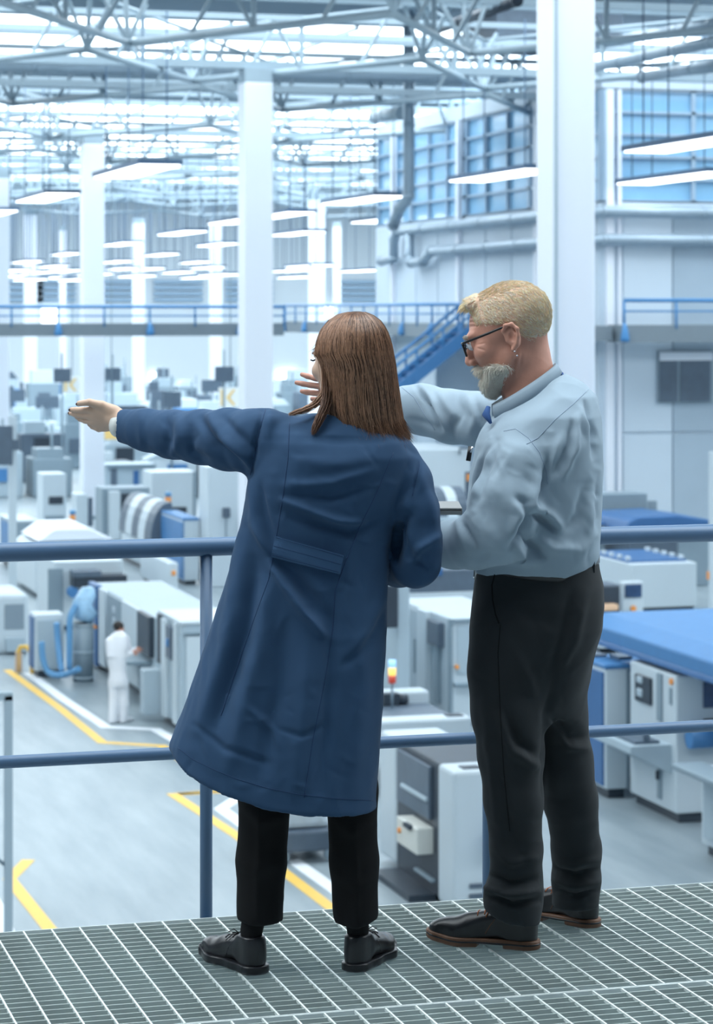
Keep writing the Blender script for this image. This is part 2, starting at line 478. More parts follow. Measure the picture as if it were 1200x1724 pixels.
# ---- the building block on the right: corner, side wall with blue glazing, front wall
CR = at(1013, 523, 70)                       # near corner
LV = along_v(CR, 635)                        # length of the receding wall
zb0, zb1 = zat(CR, 338), zat(CR, 150)        # glazing sill and head
def wallR(b):
    b.box(CR.x, CR.y, FLOOR, 75, CR.y + LV, zb0)
    b.box(CR.x, CR.y, zb1, 75, CR.y + LV, zb1 + 0.5)
    b.box(CR.x + 0.5, CR.y + 0.5, zb0, 75, CR.y + LV, zb1)
wr = flat('wall_side', WALLM, wallR)
# glazing: panes as parts, frame
w1 = thing('window_1', '', 'window', (CR.x, CR.y, zb0)); del w1['label'], w1['category']; w1['kind'] = 'structure'
nV = 11; nz = 5
paneM = GLASSB
for side in (0, 1):
    n = nV if side == 0 else 5; L = LV if side == 0 else 14.0
    for i in range(n):
        for k in range(nz):
            a0 = L / n * i + 0.05; a1 = L / n * (i + 1) - 0.05; h = (zb1 - zb0) / nz; z0 = zb0 + h * k + 0.04; z1 = zb0 + h * (k + 1) - 0.04
            mb = MB()
            if side == 0: mb.box(CR.x + 0.12, CR.y + a0, z0, CR.x + 0.16, CR.y + a1, z1)
            else: mb.box(CR.x + a0, CR.y + 0.12, z0, CR.x + a1, CR.y + 0.16, z1)
            mb.build('pane', paneM, w1)
mb = MB()
FRB = mat('blue_grey_mullion', (0.34, 0.46, 0.58), 0.5)
for i in range(nV + 1):
    wdt = 0.11 if i % 3 == 0 else 0.04
    mb.box(CR.x, CR.y + LV / nV * i - wdt, zb0, CR.x + 0.2, CR.y + LV / nV * i + wdt, zb1)
for i in range(6):
    mb.box(CR.x + 14 / 5 * i - 0.06, CR.y, zb0, CR.x + 14 / 5 * i + 0.06, CR.y + 0.2, zb1)
for k in range(nz + 1):
    z = zb0 + (zb1 - zb0) / nz * k
    mb.box(CR.x, CR.y, z - 0.04, CR.x + 0.2, CR.y + LV, z + 0.04); mb.box(CR.x, CR.y, z - 0.04, CR.x + 14, CR.y + 0.2, z + 0.04)
mb.build('mullions', FRB, w1)
mb = MB(); 
for t0, w_ in ((0.1, 0.22), (0.45, 0.1)): mb.box(CR.x + t0, CR.y - 0.12, FLOOR, CR.x + t0 + w_, CR.y + 0.1, zb1)
mb.build('trim_4', COLM, None, kind='structure')
# wall panels, separated by recessed joints
wp = thing('wall_front', '', '', (CR.x, CR.y, FLOOR)); del wp['label'], wp['category']; wp['kind'] = 'structure'
zj = zat(CR, 730)
for i, (a0, a1) in enumerate(((0.62, 2.1), (2.14, 4.6), (4.64, 7.2), (7.24, 14.0))):
    for z0, z1 in ((FLOOR, zj - 0.03), (zj + 0.03, zb0 - 0.1)):
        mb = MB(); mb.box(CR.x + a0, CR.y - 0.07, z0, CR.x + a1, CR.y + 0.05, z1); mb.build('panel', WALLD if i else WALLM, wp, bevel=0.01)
for i in range(9):
    a0 = LV / 9 * i + 0.05; a1 = LV / 9 * (i + 1) - 0.04
    for z0, z1 in ((FLOOR, zj - 0.03), (zj + 0.03, zb0 - 0.1)):
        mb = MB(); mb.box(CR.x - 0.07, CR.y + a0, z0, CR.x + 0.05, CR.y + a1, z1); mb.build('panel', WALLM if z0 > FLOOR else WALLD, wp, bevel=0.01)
mb = MB()
for i in (2, 5, 8): mb.box(CR.x - 0.22, CR.y + LV / 9 * i - 0.12, FLOOR, CR.x - 0.05, CR.y + LV / 9 * i + 0.12, zb1)
mb.build('trim_5', COLM, None, kind='structure')
# small office window low on the front wall
p0 = at(1105, 593, depth(CR)); wx0 = CR.x + along_u(CR, 1105); wx1 = CR.x + along_u(CR, 1194)
wz1, wz0 = zat(CR, 593), zat(CR, 677)
w2 = thing('window_2', '', '', (wx0, CR.y, wz0)); del w2['label'], w2['category']; w2['kind'] = 'structure'
mb = MB(); mb.box(wx0 - 0.03, CR.y - 0.2, wz0 - 0.03, wx1 + 0.03, CR.y - 0.1, wz1 + 0.03); mb.build('window_frame', GREYM, w2)
mb = MB(); mb.box(wx0, CR.y - 0.24, wz1 - 0.24, wx1, CR.y - 0.2, wz1); mb.build('blind', COLM, w2)
xm = wx0 + (wx1 - wx0) * 0.36
for a, b_ in ((wx0, xm - 0.04), (xm + 0.04, wx1 - 0.08)):
    mb = MB(); mb.box(a, CR.y - 0.23, wz0, b_, CR.y - 0.2, wz1 - 0.24); mb.build('pane', DKGREY, w2)

# ---- wall ducts
du = CR.y - 0.45
def wallduct(y_right, y_left, label, tail):
    z = zat(CR, y_right)
    pts = [(CR.x + 15, CR.y - 0.4, z), (CR.x - 0.1, CR.y - 0.4, z), (CR.x - 0.4, CR.y + 0.1, z)] + tail(z)
    duct('wall_duct', label, pts, 0.17)
def tail1(z):
    o = Vector((CR.x - 0.4, CR.y, z)); L = along_v(o, 668)
    return [(o.x, o.y + L, z), (o.x, o.y + L + 0.35, z - 0.3), (o.x, o.y + L + 0.35, z - 0.95), (o.x, o.y + L + 1.8, z - 1.0)]
def tail2(z):
    o = Vector((CR.x - 0.42, CR.y, z)); L = along_v(o, 726)
    return [(o.x, o.y + L, z), (o.x, o.y + L + 0.9, z - 0.32), (o.x, o.y + L + 2.2, z - 0.34), (o.x, o.y + L + 2.4, z - 0.1), (o.x, o.y + L + 2.4, z + 0.75)]
wallduct(357, 380, 'upper of the two grey ducts along the right wall, under the blue glazing', tail1)
wallduct(404, 430, 'lower of the two grey ducts along the right wall', tail2)
pv = at(688, 210, 74)
duct('drop_duct', 'upright grey duct dropping from the roof in front of the blue glazing', [Vector((pv.x, pv.y, ROOF)), pv, at(688, 330, 74), at(672, 352, 74.5), at(662, 380, 75)], 0.17)
duct('high_duct', 'light grey duct running left from the upright duct under the roof', [at(676, 190, 75.2), at(650, 193, 77.5), at(632, 196, 79)], 0.2, GREYL)

# ---- gallery (blue rails on a grey deck) with the stair
def gallery(name, label, pts, zr, inward, dk=0.55, th=0.42):
    """pts: plan points of the front edge; rail top zr"""
    t = thing(name, label, 'gallery', (pts[0][0], pts[0][1], zr - 1.1))
    fl = zr - dk
    for i in range(len(pts) - 1):
        a = Vector((pts[i][0], pts[i][1], 0)); b_ = Vector((pts[i + 1][0], pts[i + 1][1], 0)); d = (b_ - a); L = d.length; d.normalize()
        nrm = Vector((-d.y, d.x, 0)) * inward
        mb = MB(); vs = []
        for z in (fl - th, fl):
            for q in (a, b_, b_ + nrm * 1.2, a + nrm * 1.2): vs.append((q.x, q.y, z))
        mb.add(vs, [(0, 3, 2, 1), (4, 5, 6, 7), (0, 1, 5, 4), (1, 2, 6, 5), (2, 3, 7, 6), (3, 0, 4, 7)]); mb.build('deck', SLAB, t)
        up = Vector((0, 0, 1))
        mb = MB(); mb.tube([a + up * zr, b_ + up * zr], 0.055, 8); mb.build('handrail', RAILB, t)
        mb = MB(); mb.tube([a + up * (zr - 0.3), b_ + up * (zr - 0.3)], 0.03, 6); mb.build('midrail', RAILB, t)
        n = max(1, round(L / 1.55))
        for k in range(n + 1):
            q = a + d * (L * k / n)
            mb = MB(); mb.tube([q + up * (fl - 0.1), q + up * zr], 0.035, 6)
            if k % 2 == 0: mb.tube([q - nrm * 0.05 + up * (fl - th + 0.02), q - nrm * 0.05 + up * (fl - th + 0.14), q - nrm * 0.05 + up * (fl - 0.12), q + up * (fl + 0.05)], [0.13, 0.13, 0.09, 0.04], 8)
            mb.build('post', RAILB, t)
    return t
g0 = at(478, 523, 84); L2 = -along_u(g0, -60); gx = CR.x - 1.3
gback = CR.y + along_v(Vector((gx, CR.y, 0)), 480)
zR = EYE + 17 * 70 / FPX
gallery('gallery', 'blue-railed gallery crossing the left half of the hall', [(g0.x - L2, g0.y), (g0.x, g0.y)], 1.81, 1)
gallery('gallery', 'blue-railed gallery along the glazed side wall above the stair', [(gx, CR.y - 1.0), (gx, gback)], 1.88, -1, 0.62)
gallery('gallery', 'blue-railed gallery across the front wall at the right edge', [(gx + 1.35, CR.y - 1.5), (CR.x + 14, CR.y - 1.5)], zR, 1, 0.68, 0.48)
# stair from the gallery down to a landing
st = at(796, 550, depth(Vector((gx, CR.y + along_v(Vector((gx, CR.y, 0)), 790), 0))))
ST = thing('stair', 'blue steel stair descending left behind the man\'s face', 'stair', (st.x, st.y, st.z))
st.x -= 0.3; run, drop = 3.4, 2.6
for dy, nm in ((-0.55, 'stringer'), (0.55, 'stringer')):
    mb = MB(); prof = [(st.x, st.z + 0.05), (st.x, st.z - 0.42), (st.x - run, st.z - drop - 0.42), (st.x - run, st.z - drop + 0.05)]
    mb.prism(prof, 'y', st.y + dy - 0.04, st.y + dy + 0.04); mb.build('stringer', BLUEL if dy < 0 else RAILB, ST)
    mb = MB(); mb.tube([(st.x, st.y + dy, st.z + 0.62), (st.x - run, st.y + dy, st.z - drop + 0.62)], 0.05, 8); mb.build('handrail', RAILB, ST)
    mb = MB(); mb.tube([(st.x, st.y + dy, st.z + 0.33), (st.x - run, st.y + dy, st.z - drop + 0.33)], 0.035, 8); mb.build('midrail', RAILB, ST)
    for k in range(5):
        f = k / 4; mb = MB(); mb.tube([(st.x - run * f, st.y + dy, st.z - drop * f), (st.x - run * f, st.y + dy, st.z - drop * f + 0.62)], 0.04, 6); mb.build('post', RAILB, ST)
for k in range(13):
    f = (k + 0.5) / 13; x = st.x - run * f; z = st.z - drop * f - 0.1
    mb = MB(); mb.box(x - 0.14, st.y - 0.52, z - 0.02, x + 0.14, st.y + 0.52, z + 0.02); mb.build('tread', BLUE, ST)
mb = MB(); mb.box(st.x - run - 1.1, st.y - 0.6, st.z - drop - 0.25, st.x - run, st.y + 0.6, st.z - drop - 0.1)
for dx in (0.1, 1.0):
    for dy in (-0.5, 0.5): mb.box(st.x - run - dx - 0.05, st.y + dy - 0.05, FLOOR, st.x - run - dx + 0.05, st.y + dy + 0.05, st.z - drop - 0.2)
mb.build('landing', RAILB, ST)
# wall under the stair
flat('wall_stair', WALLD, lambda b: b.box(st.x - 0.5, st.y + 1.2, FLOOR, CR.x - 0.1, st.y + 1.4, st.z - 0.5))

# ---- lamps
lampA = at(610, 335, 80); LZ = lampA.z
def lamp_at(px, py, z=5.27):
    d = FPX * (z - EYE) / (HY - py); return at(px, py, d)
proto = thing('ceiling_lamp', '', 'ceiling lamp', (0, 0, 0), 'long panel lamps hung under the roof')
MB().box(-0.5, -3, -0.06, 0.5, 3, 0.0).build('diffuser', LAMPM, proto)
MB().box(-0.56, -3.06, -0.03, 0.56, 3.06, 0.09).build('housing', LAMPB, proto)
proto.children[0].location.z = -0.005
for sx in (-0.3, 0.3):
    for sy in (-2.4, 2.4): MB().tube([(sx, sy, 0.08), (sx, sy, 3.8)], 0.018, 4).build('hanging_wire', LAMPB, proto)
LAMPS = [(1180, 238, 'upper of the two long lamps at the right edge'), (1140, 298, 'lower of the two long lamps at the right edge'),
         (848, 293, 'upper of the two lamps left of the near column'), (864, 340, 'lower of the two lamps left of the near column'),
         (610, 335, 'lamp above and left of the hanging duct bend'), (648, 369, 'lamp just under the bend of the upright duct'),
         (228, 286, 'brightest big lamp right of the second big column'), (78, 331, 'lamp left of the second big column'),
         (500, 392, 'lamp just right of the middle column'), (472, 361, 'lamp half behind the middle column on its right'),
         (-14, 358, 'lamp cut by the left edge of the picture'),
         (306, 391, 'lamp midway between the two big left columns'), (367, 411, 'lamp touching the left side of the middle column'),
         (205, 410, 'small lamp right beside the second big column'), (400, 371, 'lamp peeping out left of the middle column'),
         (112, 427, 'small lamp just left of the second big column')]
far = [(272, 428), (45, 440), (195, 440), (90, 448), (22, 455), (330, 441), (60, 458), (110, 455), (350, 450), (250, 452), (205, 452), (300, 458), (160, 461), (20, 464), (95, 467), (490, 455), (520, 447), (610, 455), (230, 464), (370, 462), (50, 470), (130, 470), (330, 467), (500, 466)]
for i, (px, py, lab) in enumerate(LAMPS):
    o = proto if i == 0 else copy_tree(proto)
    o.location = lamp_at(px, py); o['label'] = lab
    if px > 700: o.location.z = 5.27
ORD = 'first second third fourth fifth sixth seventh eighth ninth tenth eleventh twelfth thirteenth fourteenth fifteenth sixteenth seventeenth eighteenth nineteenth twentieth'.split() + ['twenty-' + w for w in ('first', 'second', 'third', 'fourth')]
for i, (px, py) in enumerate(sorted(far)):
    o = copy_tree(proto); o.location = lamp_at(px, py) if py < 440 else at(px, py, 128 + (py * 7 + px) % 45); o['label'] = '%s lamp from the left among the small blurred far ones' % ORD[i]; o['group'] = 'far lamps in the haze of the hall'
# bright doorways far off in the back wall
LIT = mat('daylit_doorway', (0.9, 0.96, 1.0), 0.5, noise=0, emit=2.2)
for i, (px, py, w, h) in enumerate(((90, 532, 40, 30), (483, 645, 36, 44), (548, 527, 40, 20), (258, 640, 14, 26))):
    p = at(px, py, 178); s = FPX / 178; y = 185.8
    p = p * (y / p.y) if False else p
    k = (y) / p.y; x = p.x * k; z = EYE + (p.z - EYE) * k; ww = w / s * k / 2; hh = h / s * k / 2
    flat('window_%d' % (i + 3), LIT, lambda b: b.box(x - ww, y - 0.1, z - hh, x + ww, y, z + hh))
# blue-grey shutters high on the far wall
for i, px in enumerate((30, 85, 190, 300, 420, 600)):
    k = 185.8; p = at(px, 492, 178); p = Vector((p.x * k / p.y, k, EYE + (p.z - EYE) * k / p.y))
    flat('window_%d' % (i + 8), mat('far_glazing', (0.30, 0.44, 0.58), 0.4), lambda b: [b.box(p.x - 1.9, k - 0.1, p.z - 0.7 + j * 0.45, p.x + 1.9, k, p.z - 0.4 + j * 0.45) for j in range(4)])

# ---- painted floor lines
def line(m, pts, w, closed=False):
    P = [ground(*q) for q in pts]
    n = len(P); Lf = []; Rt = []
    for i, q in enumerate(P):
        a = P[max(0, i - 1)]; c = P[min(n - 1, i + 1)]; t1 = (q - a).normalized() if i else (c - q).normalized(); t2 = (c - q).normalized() if i < n - 1 else t1
        n1 = Vector((-t1.y, t1.x, 0)); n2 = Vector((-t2.y, t2.x, 0)); m_ = (n1 + n2); m_.normalize(); k = w / 2 / max(0.45, m_.dot(n1))
        Lf.append(q + m_ * k); Rt.append(q - m_ * k)
    vs = []; 
    for z in (0.0, 0.006): vs += [(q.x, q.y, FLOOR + z) for q in Lf] + [(q.x, q.y, FLOOR + z) for q in Rt]
    fs = []
    for i in range(n - 1):
        fs.append((i, i + 1, n + i + 1, n + i)); o = 2 * n; fs.append((o + i, o + n + i, o + n + i + 1, o + i + 1))
        fs.append((i, o + i, o + i + 1, i + 1)); fs.append((n + i, n + i + 1, o + n + i + 1, o + n + i))
    return MB().add(vs, fs)
def floor_line(label, m, pts, w): tag(line(m, pts, w).build('floor_line', m), label, 'floor marking')
floor_line('yellow floor line beside the aisle, ending in a hook above the railing post', YELLOW, [(12, 1128), (100, 1192), (172, 1250), (272, 1256), (376, 1331), (300, 1337)], 0.17)
floor_line('yellow floor line running behind the woman\'s legs to the grating', YELLOW, [(378, 1333), (292, 1338), (400, 1408), (480, 1470), (575, 1542)], 0.17)
floor_line('white floor line bending round the worker in white', WPAINT, [(48, 1133), (105, 1176), (178, 1224), (262, 1228), (300, 1250), (420, 1330), (372, 1362), (470, 1432), (580, 1510)], 0.2)
floor_line('short yellow arrow-shaped line at the lower left edge', YELLOW, [(48, 1448), (16, 1480), (52, 1525), (92, 1575)], 0.17)
floor_line('white floor line cut by the left edge of the picture', WPAINT, [(-30, 1490), (-5, 1530), (14, 1580)], 0.2)
floor_line('short dark drain line at the left edge', DKGREY, [(-25, 1150), (10, 1178)], 0.12)
# ------------------------------------------------------------------ machines on the factory floor
def machine(name, label, cat, c, x1, xl, ytop, body=None, top=None, plinth=0.14, feat=(), bevel=0.03, group=None, side=None, front=None):
    """box machine: c = pixel of its near left ground corner, front face to column x1, left side back to column xl"""
    body = body or WHITEM
    g = ground(*c); w = along_u(g, x1); dp = along_v(g, xl); z1 = zat(g, ytop)
    t = thing(name, label, cat, (g.x, g.y, FLOOR), group)
    zb = FLOOR + plinth; h = z1 - zb
    MB().box(g.x, g.y, zb, g.x + w, g.y + dp, z1).build('body', body, t, bevel=bevel)
    if plinth: MB().box(g.x + 0.08, g.y + 0.08, FLOOR, g.x + w - 0.05, g.y + dp - 0.05, zb + 0.01).build('plinth', DARKM, t)
    if top: MB().box(g.x - 0.02, g.y - 0.02, z1 - 0.01, g.x + w + 0.02, g.y + dp + 0.02, z1 + 0.06).build('top_cover', top, t, bevel=0.02)
    if side: MB().box(g.x - 0.03, g.y + 0.05, zb + 0.05, g.x + 0.005, g.y + dp - 0.05, z1 - 0.06).build('side_panel', side, t, bevel=0.01)
    if front: MB().box(g.x + 0.05, g.y - 0.03, zb + 0.05, g.x + w - 0.05, g.y + 0.005, z1 - 0.06).build('front_panel', front, t, bevel=0.01)
    for f in feat:
        face, nm, a0, b0, a1, b1, m = f[:7]; pr = f[7] if len(f) > 7 else 0.04
        z_0, z_1 = zb + h * b0, zb + h * b1
        if face == 'F': mb = MB().box(g.x + w * a0, g.y - pr, z_0, g.x + w * a1, g.y + 0.01, z_1)
        elif face == 'L': mb = MB().box(g.x - pr, g.y + dp * a0, z_0, g.x + 0.01, g.y + dp * a1, z_1)
        else: mb = MB().box(g.x + w * a0, g.y + dp * b0, z1 - 0.01, g.x + w * a1, g.y + dp * b1, z1 + pr)
        mb.build(nm, m, t, bevel=min(0.02, abs(pr) * 0.3))
    t['w'] = w; t['d'] = dp; t['h'] = z1 - FLOOR
    return t, g, w, dp, z1

# ---- right side
t, g, w, dp, z1 = machine('laser_cabinet', 'white machine cabinet with side shelf and orange button, right of the man\'s legs', 'machine', (1138, 1388), 1225, 1060, 1138, feat=[
    ('L', 'viewing_window', 0.50, 0.72, 0.84, 0.92, DARKM), ('L', 'pale_part', 0.66, 0.86, 0.78, 0.91, GREYL, 0.06), ('L', 'pale_part', 0.66, 0.76, 0.78, 0.82, GREYL, 0.06),  # pale grey spots in the dark window
    ('L', 'door_slot', 0.28, 0.63, 0.38, 0.98, GREYM, 0.03), ('L', 'door_slot', 0.29, 0.06, 0.37, 0.42, GREYM, 0.03), ('L', 'door_handle', 0.31, 0.20, 0.35, 0.27, DARKM, 0.07),
    ('L', 'vent_slot', 0.08, 0.78, 0.13, 0.90, GREYM, 0.02), ('F', 'screen', 0.52, 0.76, 1.0, 0.95, SCREEN), ('F', 'dark_hatch', 0.52, 0.48, 1.0, 0.68, DARKM)])
b = MB(); b.tube([(g.x - 0.03, g.y + 0.14, z1 - 0.10), (g.x + 0.01, g.y + 0.14, z1 - 0.10)], 0.045, 12); b.build('orange_button', ORANGE, t, label='orange round button')
b = MB(); zz = FLOOR + 1.05; b.prism([(g.x - 0.62, zz + 0.04), (g.x, zz + 0.04), (g.x, zz - 0.35), (g.x - 0.05, zz - 0.35), (g.x - 0.62, zz - 0.06)], 'y', g.y + 0.15, g.y + dp - 0.1); b.build('side_shelf', GREYL, t)
b = MB(); b.box(g.x - 0.5, g.y + 0.3, zz + 0.04, g.x - 0.12, g.y + dp - 0.3, zz + 0.08); b.tube([(g.x - 0.3, g.y + 0.35, zz + 0.05), (g.x - 0.3, g.y + 0.35, zz + 0.24)], 0.05, 8); b.build('shelf_fitting', DKGREY, t)
b = MB(); b.tube([(g.x + w * 0.12, g.y - 0.22, zz + 0.18), (g.x + w * 0.75, g.y - 0.22, zz + 0.18)], 0.14, 14); b.build('roller_cover', BLUEL, t)
machine('outfeed_cabinet', 'low white cabinet with steel tray, cut by the right edge', 'machine', (1262, 1478), 1330, 1180, 1322, feat=[('L', 'steel_tray', 0.05, 0.97, 0.98, 1.05, GREYM, 0.45), ('L', 'door_panel', 0.1, 0.1, 0.9, 0.85, GREYL)])
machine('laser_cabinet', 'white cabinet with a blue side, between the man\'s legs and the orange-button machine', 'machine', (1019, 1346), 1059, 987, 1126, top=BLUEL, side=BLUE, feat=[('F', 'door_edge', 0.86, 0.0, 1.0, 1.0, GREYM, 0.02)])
# blue-topped bed behind those two
g = ground(1075, 1290); zt = FLOOR + 1.95
t = thing('machine_bed', 'flat blue machine bed with dark fittings, behind the two white cabinets', 'machine', (g.x, g.y, FLOOR))
a = at(985, 1124, 37.8); g = a; zt = a.z; MB().box(a.x, g.y, FLOOR + 0.1, a.x + 1.55, g.y + 1.3, zt - 0.1).build('body', WHITEM, t, bevel=0.03)
MB().box(a.x - 0.05, g.y - 0.05, zt - 0.1, a.x + 1.6, g.y + 1.3, zt).build('bed_top', BLUEL, t, bevel=0.03)
b = MB(); 
for i in range(5): b.box(a.x + 0.2 + i * 0.3, g.y + 0.6 + (i % 2) * 0.3, zt, a.x + 0.42 + i * 0.3, g.y + 1.0 + (i % 2) * 0.4, zt + 0.05)
b.build('dark_fittings', DKGREY, t)
b = MB(); b.prism([(a.x + 1.15, zt), (a.x + 1.55, zt), (a.x + 1.48, zt + 0.12), (a.x + 1.2, zt + 0.12)], 'y', g.y + 0.25, g.y + 1.0); b.build('bright_block', WHITEM, t)
# big slanted blue hood
q = at(1057, 1072, 36.6)
t = thing('machine_hood', 'large glossy blue machine hood at the right edge under the upper rail', 'machine', (q.x, q.y, FLOOR))
L = 4.0
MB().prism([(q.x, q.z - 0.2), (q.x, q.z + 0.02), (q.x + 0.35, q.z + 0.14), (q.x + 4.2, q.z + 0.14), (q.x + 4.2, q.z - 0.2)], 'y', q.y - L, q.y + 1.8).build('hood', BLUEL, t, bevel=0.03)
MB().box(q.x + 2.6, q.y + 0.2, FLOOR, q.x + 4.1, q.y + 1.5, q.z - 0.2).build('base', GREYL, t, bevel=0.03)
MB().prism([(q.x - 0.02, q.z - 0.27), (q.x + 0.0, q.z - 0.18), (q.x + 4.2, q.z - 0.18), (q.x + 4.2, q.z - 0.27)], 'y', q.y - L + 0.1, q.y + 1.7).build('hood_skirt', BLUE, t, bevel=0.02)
machine('press', 'wide white machine body with a sunken blue top, right of the man\'s hip', 'machine', (1063, 1032), 1173, 985, 950, plinth=0.1, feat=[('T', 'blue_bed', 0.02, 0.12, 0.93, 0.98, BLUE, 0.05)] + [('T', 'white_clip', 0.04, 0.15 + i * 0.17, 0.1, 0.2 + i * 0.17, WHITEM, 0.14) for i in range(5)] + [('T', 'white_clip', 0.85, 0.15 + i * 0.17, 0.92, 0.2 + i * 0.17, WHITEM, 0.14) for i in range(5)])
t, g, w, dp, z1 = machine('control_kiosk', 'white control column with small blue screen beside the man\'s hip', 'machine', (1047, 1092), 1083, 1040, 980, feat=[
    ('F', 'screen', 0.12, 0.74, 0.9, 0.96, SCREEN), ('F', 'key_plate', 0.3, 0.42, 0.6, 0.5, GREYM, 0.03)])
b = MB(); b.tube([(g.x + w * 0.5, g.y - 0.06, FLOOR + 0.85), (g.x + w * 0.5, g.y, FLOOR + 0.85)], 0.06, 12); b.build('orange_button', ORANGE, t, label='orange round button')
machine('work_cell', 'dark open machine cell holding a tan workpiece, beside the man\'s hip', 'machine', (1006, 1100), 1044, 985, 985, body=DKGREY, feat=[
    ('F', 'workpiece', 0.02, 0.60, 0.72, 0.70, mat('tan_workpiece', (0.75, 0.50, 0.33), 0.5), 0.25), ('F', 'dark_opening', 0.0, 0.35, 0.95, 0.97, DARKM, 0.03), ('F', 'white_sill', -0.1, 0.0, 1.0, 0.2, WHITEM, 0.3)])
# blue-covered machine and grey units by the wall
q = at(1056, 893, 64.5)
t = thing('covered_press', 'grey machine under a dark blue cover, just above the upper rail at right', 'machine', (q.x, q.y, FLOOR))
wq = along_u(q, 1196)
MB().prism([(q.x - 0.1, q.z - 0.12), (q.x + 0.05, q.z + 0.22), (q.x + 0.3, q.z + 0.33), (q.x + wq * 0.6, q.z + 0.36), (q.x + wq, q.z + 0.22), (q.x + wq, q.z - 0.12)], 'y', q.y, q.y + 2.5).build('cover', BLUE, t, bevel=0.05)
MB().box(q.x + 0.1, q.y + 0.1, FLOOR, q.x + wq * 0.62, q.y + 2.4, q.z - 0.1).build('body', DKGREY, t, bevel=0.03)
MB().box(q.x + wq * 0.62, q.y + 0.1, FLOOR, q.x + wq, q.y + 2.4, q.z - 0.12).build('side_body', GREYM, t, bevel=0.03)
machine('wall_cabinet', 'stepped grey cabinet against the right wall above the blue covers', 'cabinet', (1004, 972), 1090, 985, 832, body=GREYM, feat=[('F', 'step', 1.0, 0, 1.18, 0.9, GREYM, 0.02)])
machine('covered_table', 'low machine with a flat blue lid touching the man\'s back', 'machine', (988, 985), 1018, 975, 884, body=GREYM, top=BLUE)
machine('edge_post', 'pale upright post cut by the right edge beside the blue cover', 'post', (1194, 1040), 1215, 1192, 760, body=WHITEM, feat=[('L', 'orange_lamp', 0.1, 0.2, 0.9, 0.25, ORANGE, 0.05)])

# ---- between the two people
t, g, w, dp, z1 = machine('inspection_machine', 'dark machine with tinted door and small cream control box, between the two people', 'machine', (742, 1522), 880, 668, 1287, body=DARKM, plinth=0.05, feat=[
    ('L', 'tinted_door', 0.18, 0.55, 0.92, 0.95, DKGREY, 0.05), ('L', 'door_handle', 0.2, 0.68, 0.78, 0.715, GREYL, 0.09), ('L', 'lower_rail', 0.1, 0.1, 0.5, 0.13, GREYM, 0.07),
    ('L', 'control_box', 0.16, 0.30, 0.62, 0.50, mat('cream_plastic', (0.72, 0.74, 0.70), 0.4), 0.22)])
b = MB(); b.box(g.x - 0.26, g.y + dp * 0.25, FLOOR + 0.82, g.x - 0.2, g.y + dp * 0.40, FLOOR + 0.87); b.build('display_slot', DARKM, t)
b = MB(); b.tube([(g.x - 0.25, g.y + dp * 0.53, FLOOR + 0.72), (g.x - 0.2, g.y + dp * 0.53, FLOOR + 0.72)], 0.035, 10); b.build('orange_button', ORANGE, t, label='orange round button')
# white end columns of that machine
b = MB(); b.box(g.x - 0.05, g.y - 0.62, FLOOR + 0.05, g.x + 0.75, g.y - 0.02, z1 + 0.02); b.build('end_column', WHITEM, t, bevel=0.05)
b = MB(); b.box(g.x + 0.12, g.y - 0.5, z1 + 0.02, g.x + 0.35, g.y - 0.3, z1 + 0.035); b.build('top_socket', DARKM, t)
b = MB(); b.box(g.x + 0.35, g.y - 0.9, FLOOR + 0.75, g.x + 0.75, g.y - 0.62, FLOOR + 1.0); b.build('blue_bracket', BLUEL, t, bevel=0.04)
for k in (0.2, 0.32): MB().box(g.x + 0.15, g.y - 0.65, FLOOR + k, g.x + 0.7, g.y - 0.6, FLOOR + k + 0.05).build('vent_slot', DKGREY, t)
b = MB(); b.box(g.x - 0.02, g.y + dp - 0.02, FLOOR + 0.1, g.x + 0.8, g.y + dp + 0.7, z1 + 0.02); b.build('end_column', WHITEM, t, bevel=0.05)
b = MB(); b.box(g.x - 0.35, g.y + dp * 0.1, FLOOR, g.x, g.y + dp * 0.95, FLOOR + 0.08); b.build('foot_rail', DARKM, t)
# conveyor
q = at(795, 1207, 37.3); zt = q.z; wl = -along_u(q, 560)
t = thing('conveyor', 'white-framed conveyor with a dark belt between the two people', 'conveyor', (q.x, q.y, FLOOR))
MB().box(q.x - wl, q.y, zt - 0.32, q.x, q.y + 0.42, zt).build('front_beam', WHITEM, t, bevel=0.04)
MB().box(q.x - wl, q.y + 0.42, zt - 0.25, q.x - 0.1, q.y + 1.9, zt - 0.07).build('belt', DKGREY, t)
MB().box(q.x - wl, q.y + 1.9, zt - 0.3, q.x - 0.05, q.y + 2.3, zt + 0.12).build('rear_beam', WHITEM, t, bevel=0.04)
MB().box(q.x - 0.35, q.y + 0.1, zt, q.x - 0.1, q.y + 0.3, zt + 0.02).build('socket', DARKM, t)
MB().box(q.x - 0.85, q.y + 1.72, zt - 0.06, q.x - 0.6, q.y + 1.92, zt + 0.12).tube([(q.x - 0.6, q.y + 1.8, zt + 0.02), (q.x - 0.45, q.y + 1.8, zt + 0.02)], 0.08, 10).build('drive_motor', DARKM, t)
for x in (-0.3, -wl + 0.3):
    for y in (0.15, 2.1): MB().box(q.x + x - 0.08, q.y + y - 0.06, FLOOR, q.x + x + 0.08, q.y + y + 0.1, zt - 0.28).build('leg', GREYL, t)
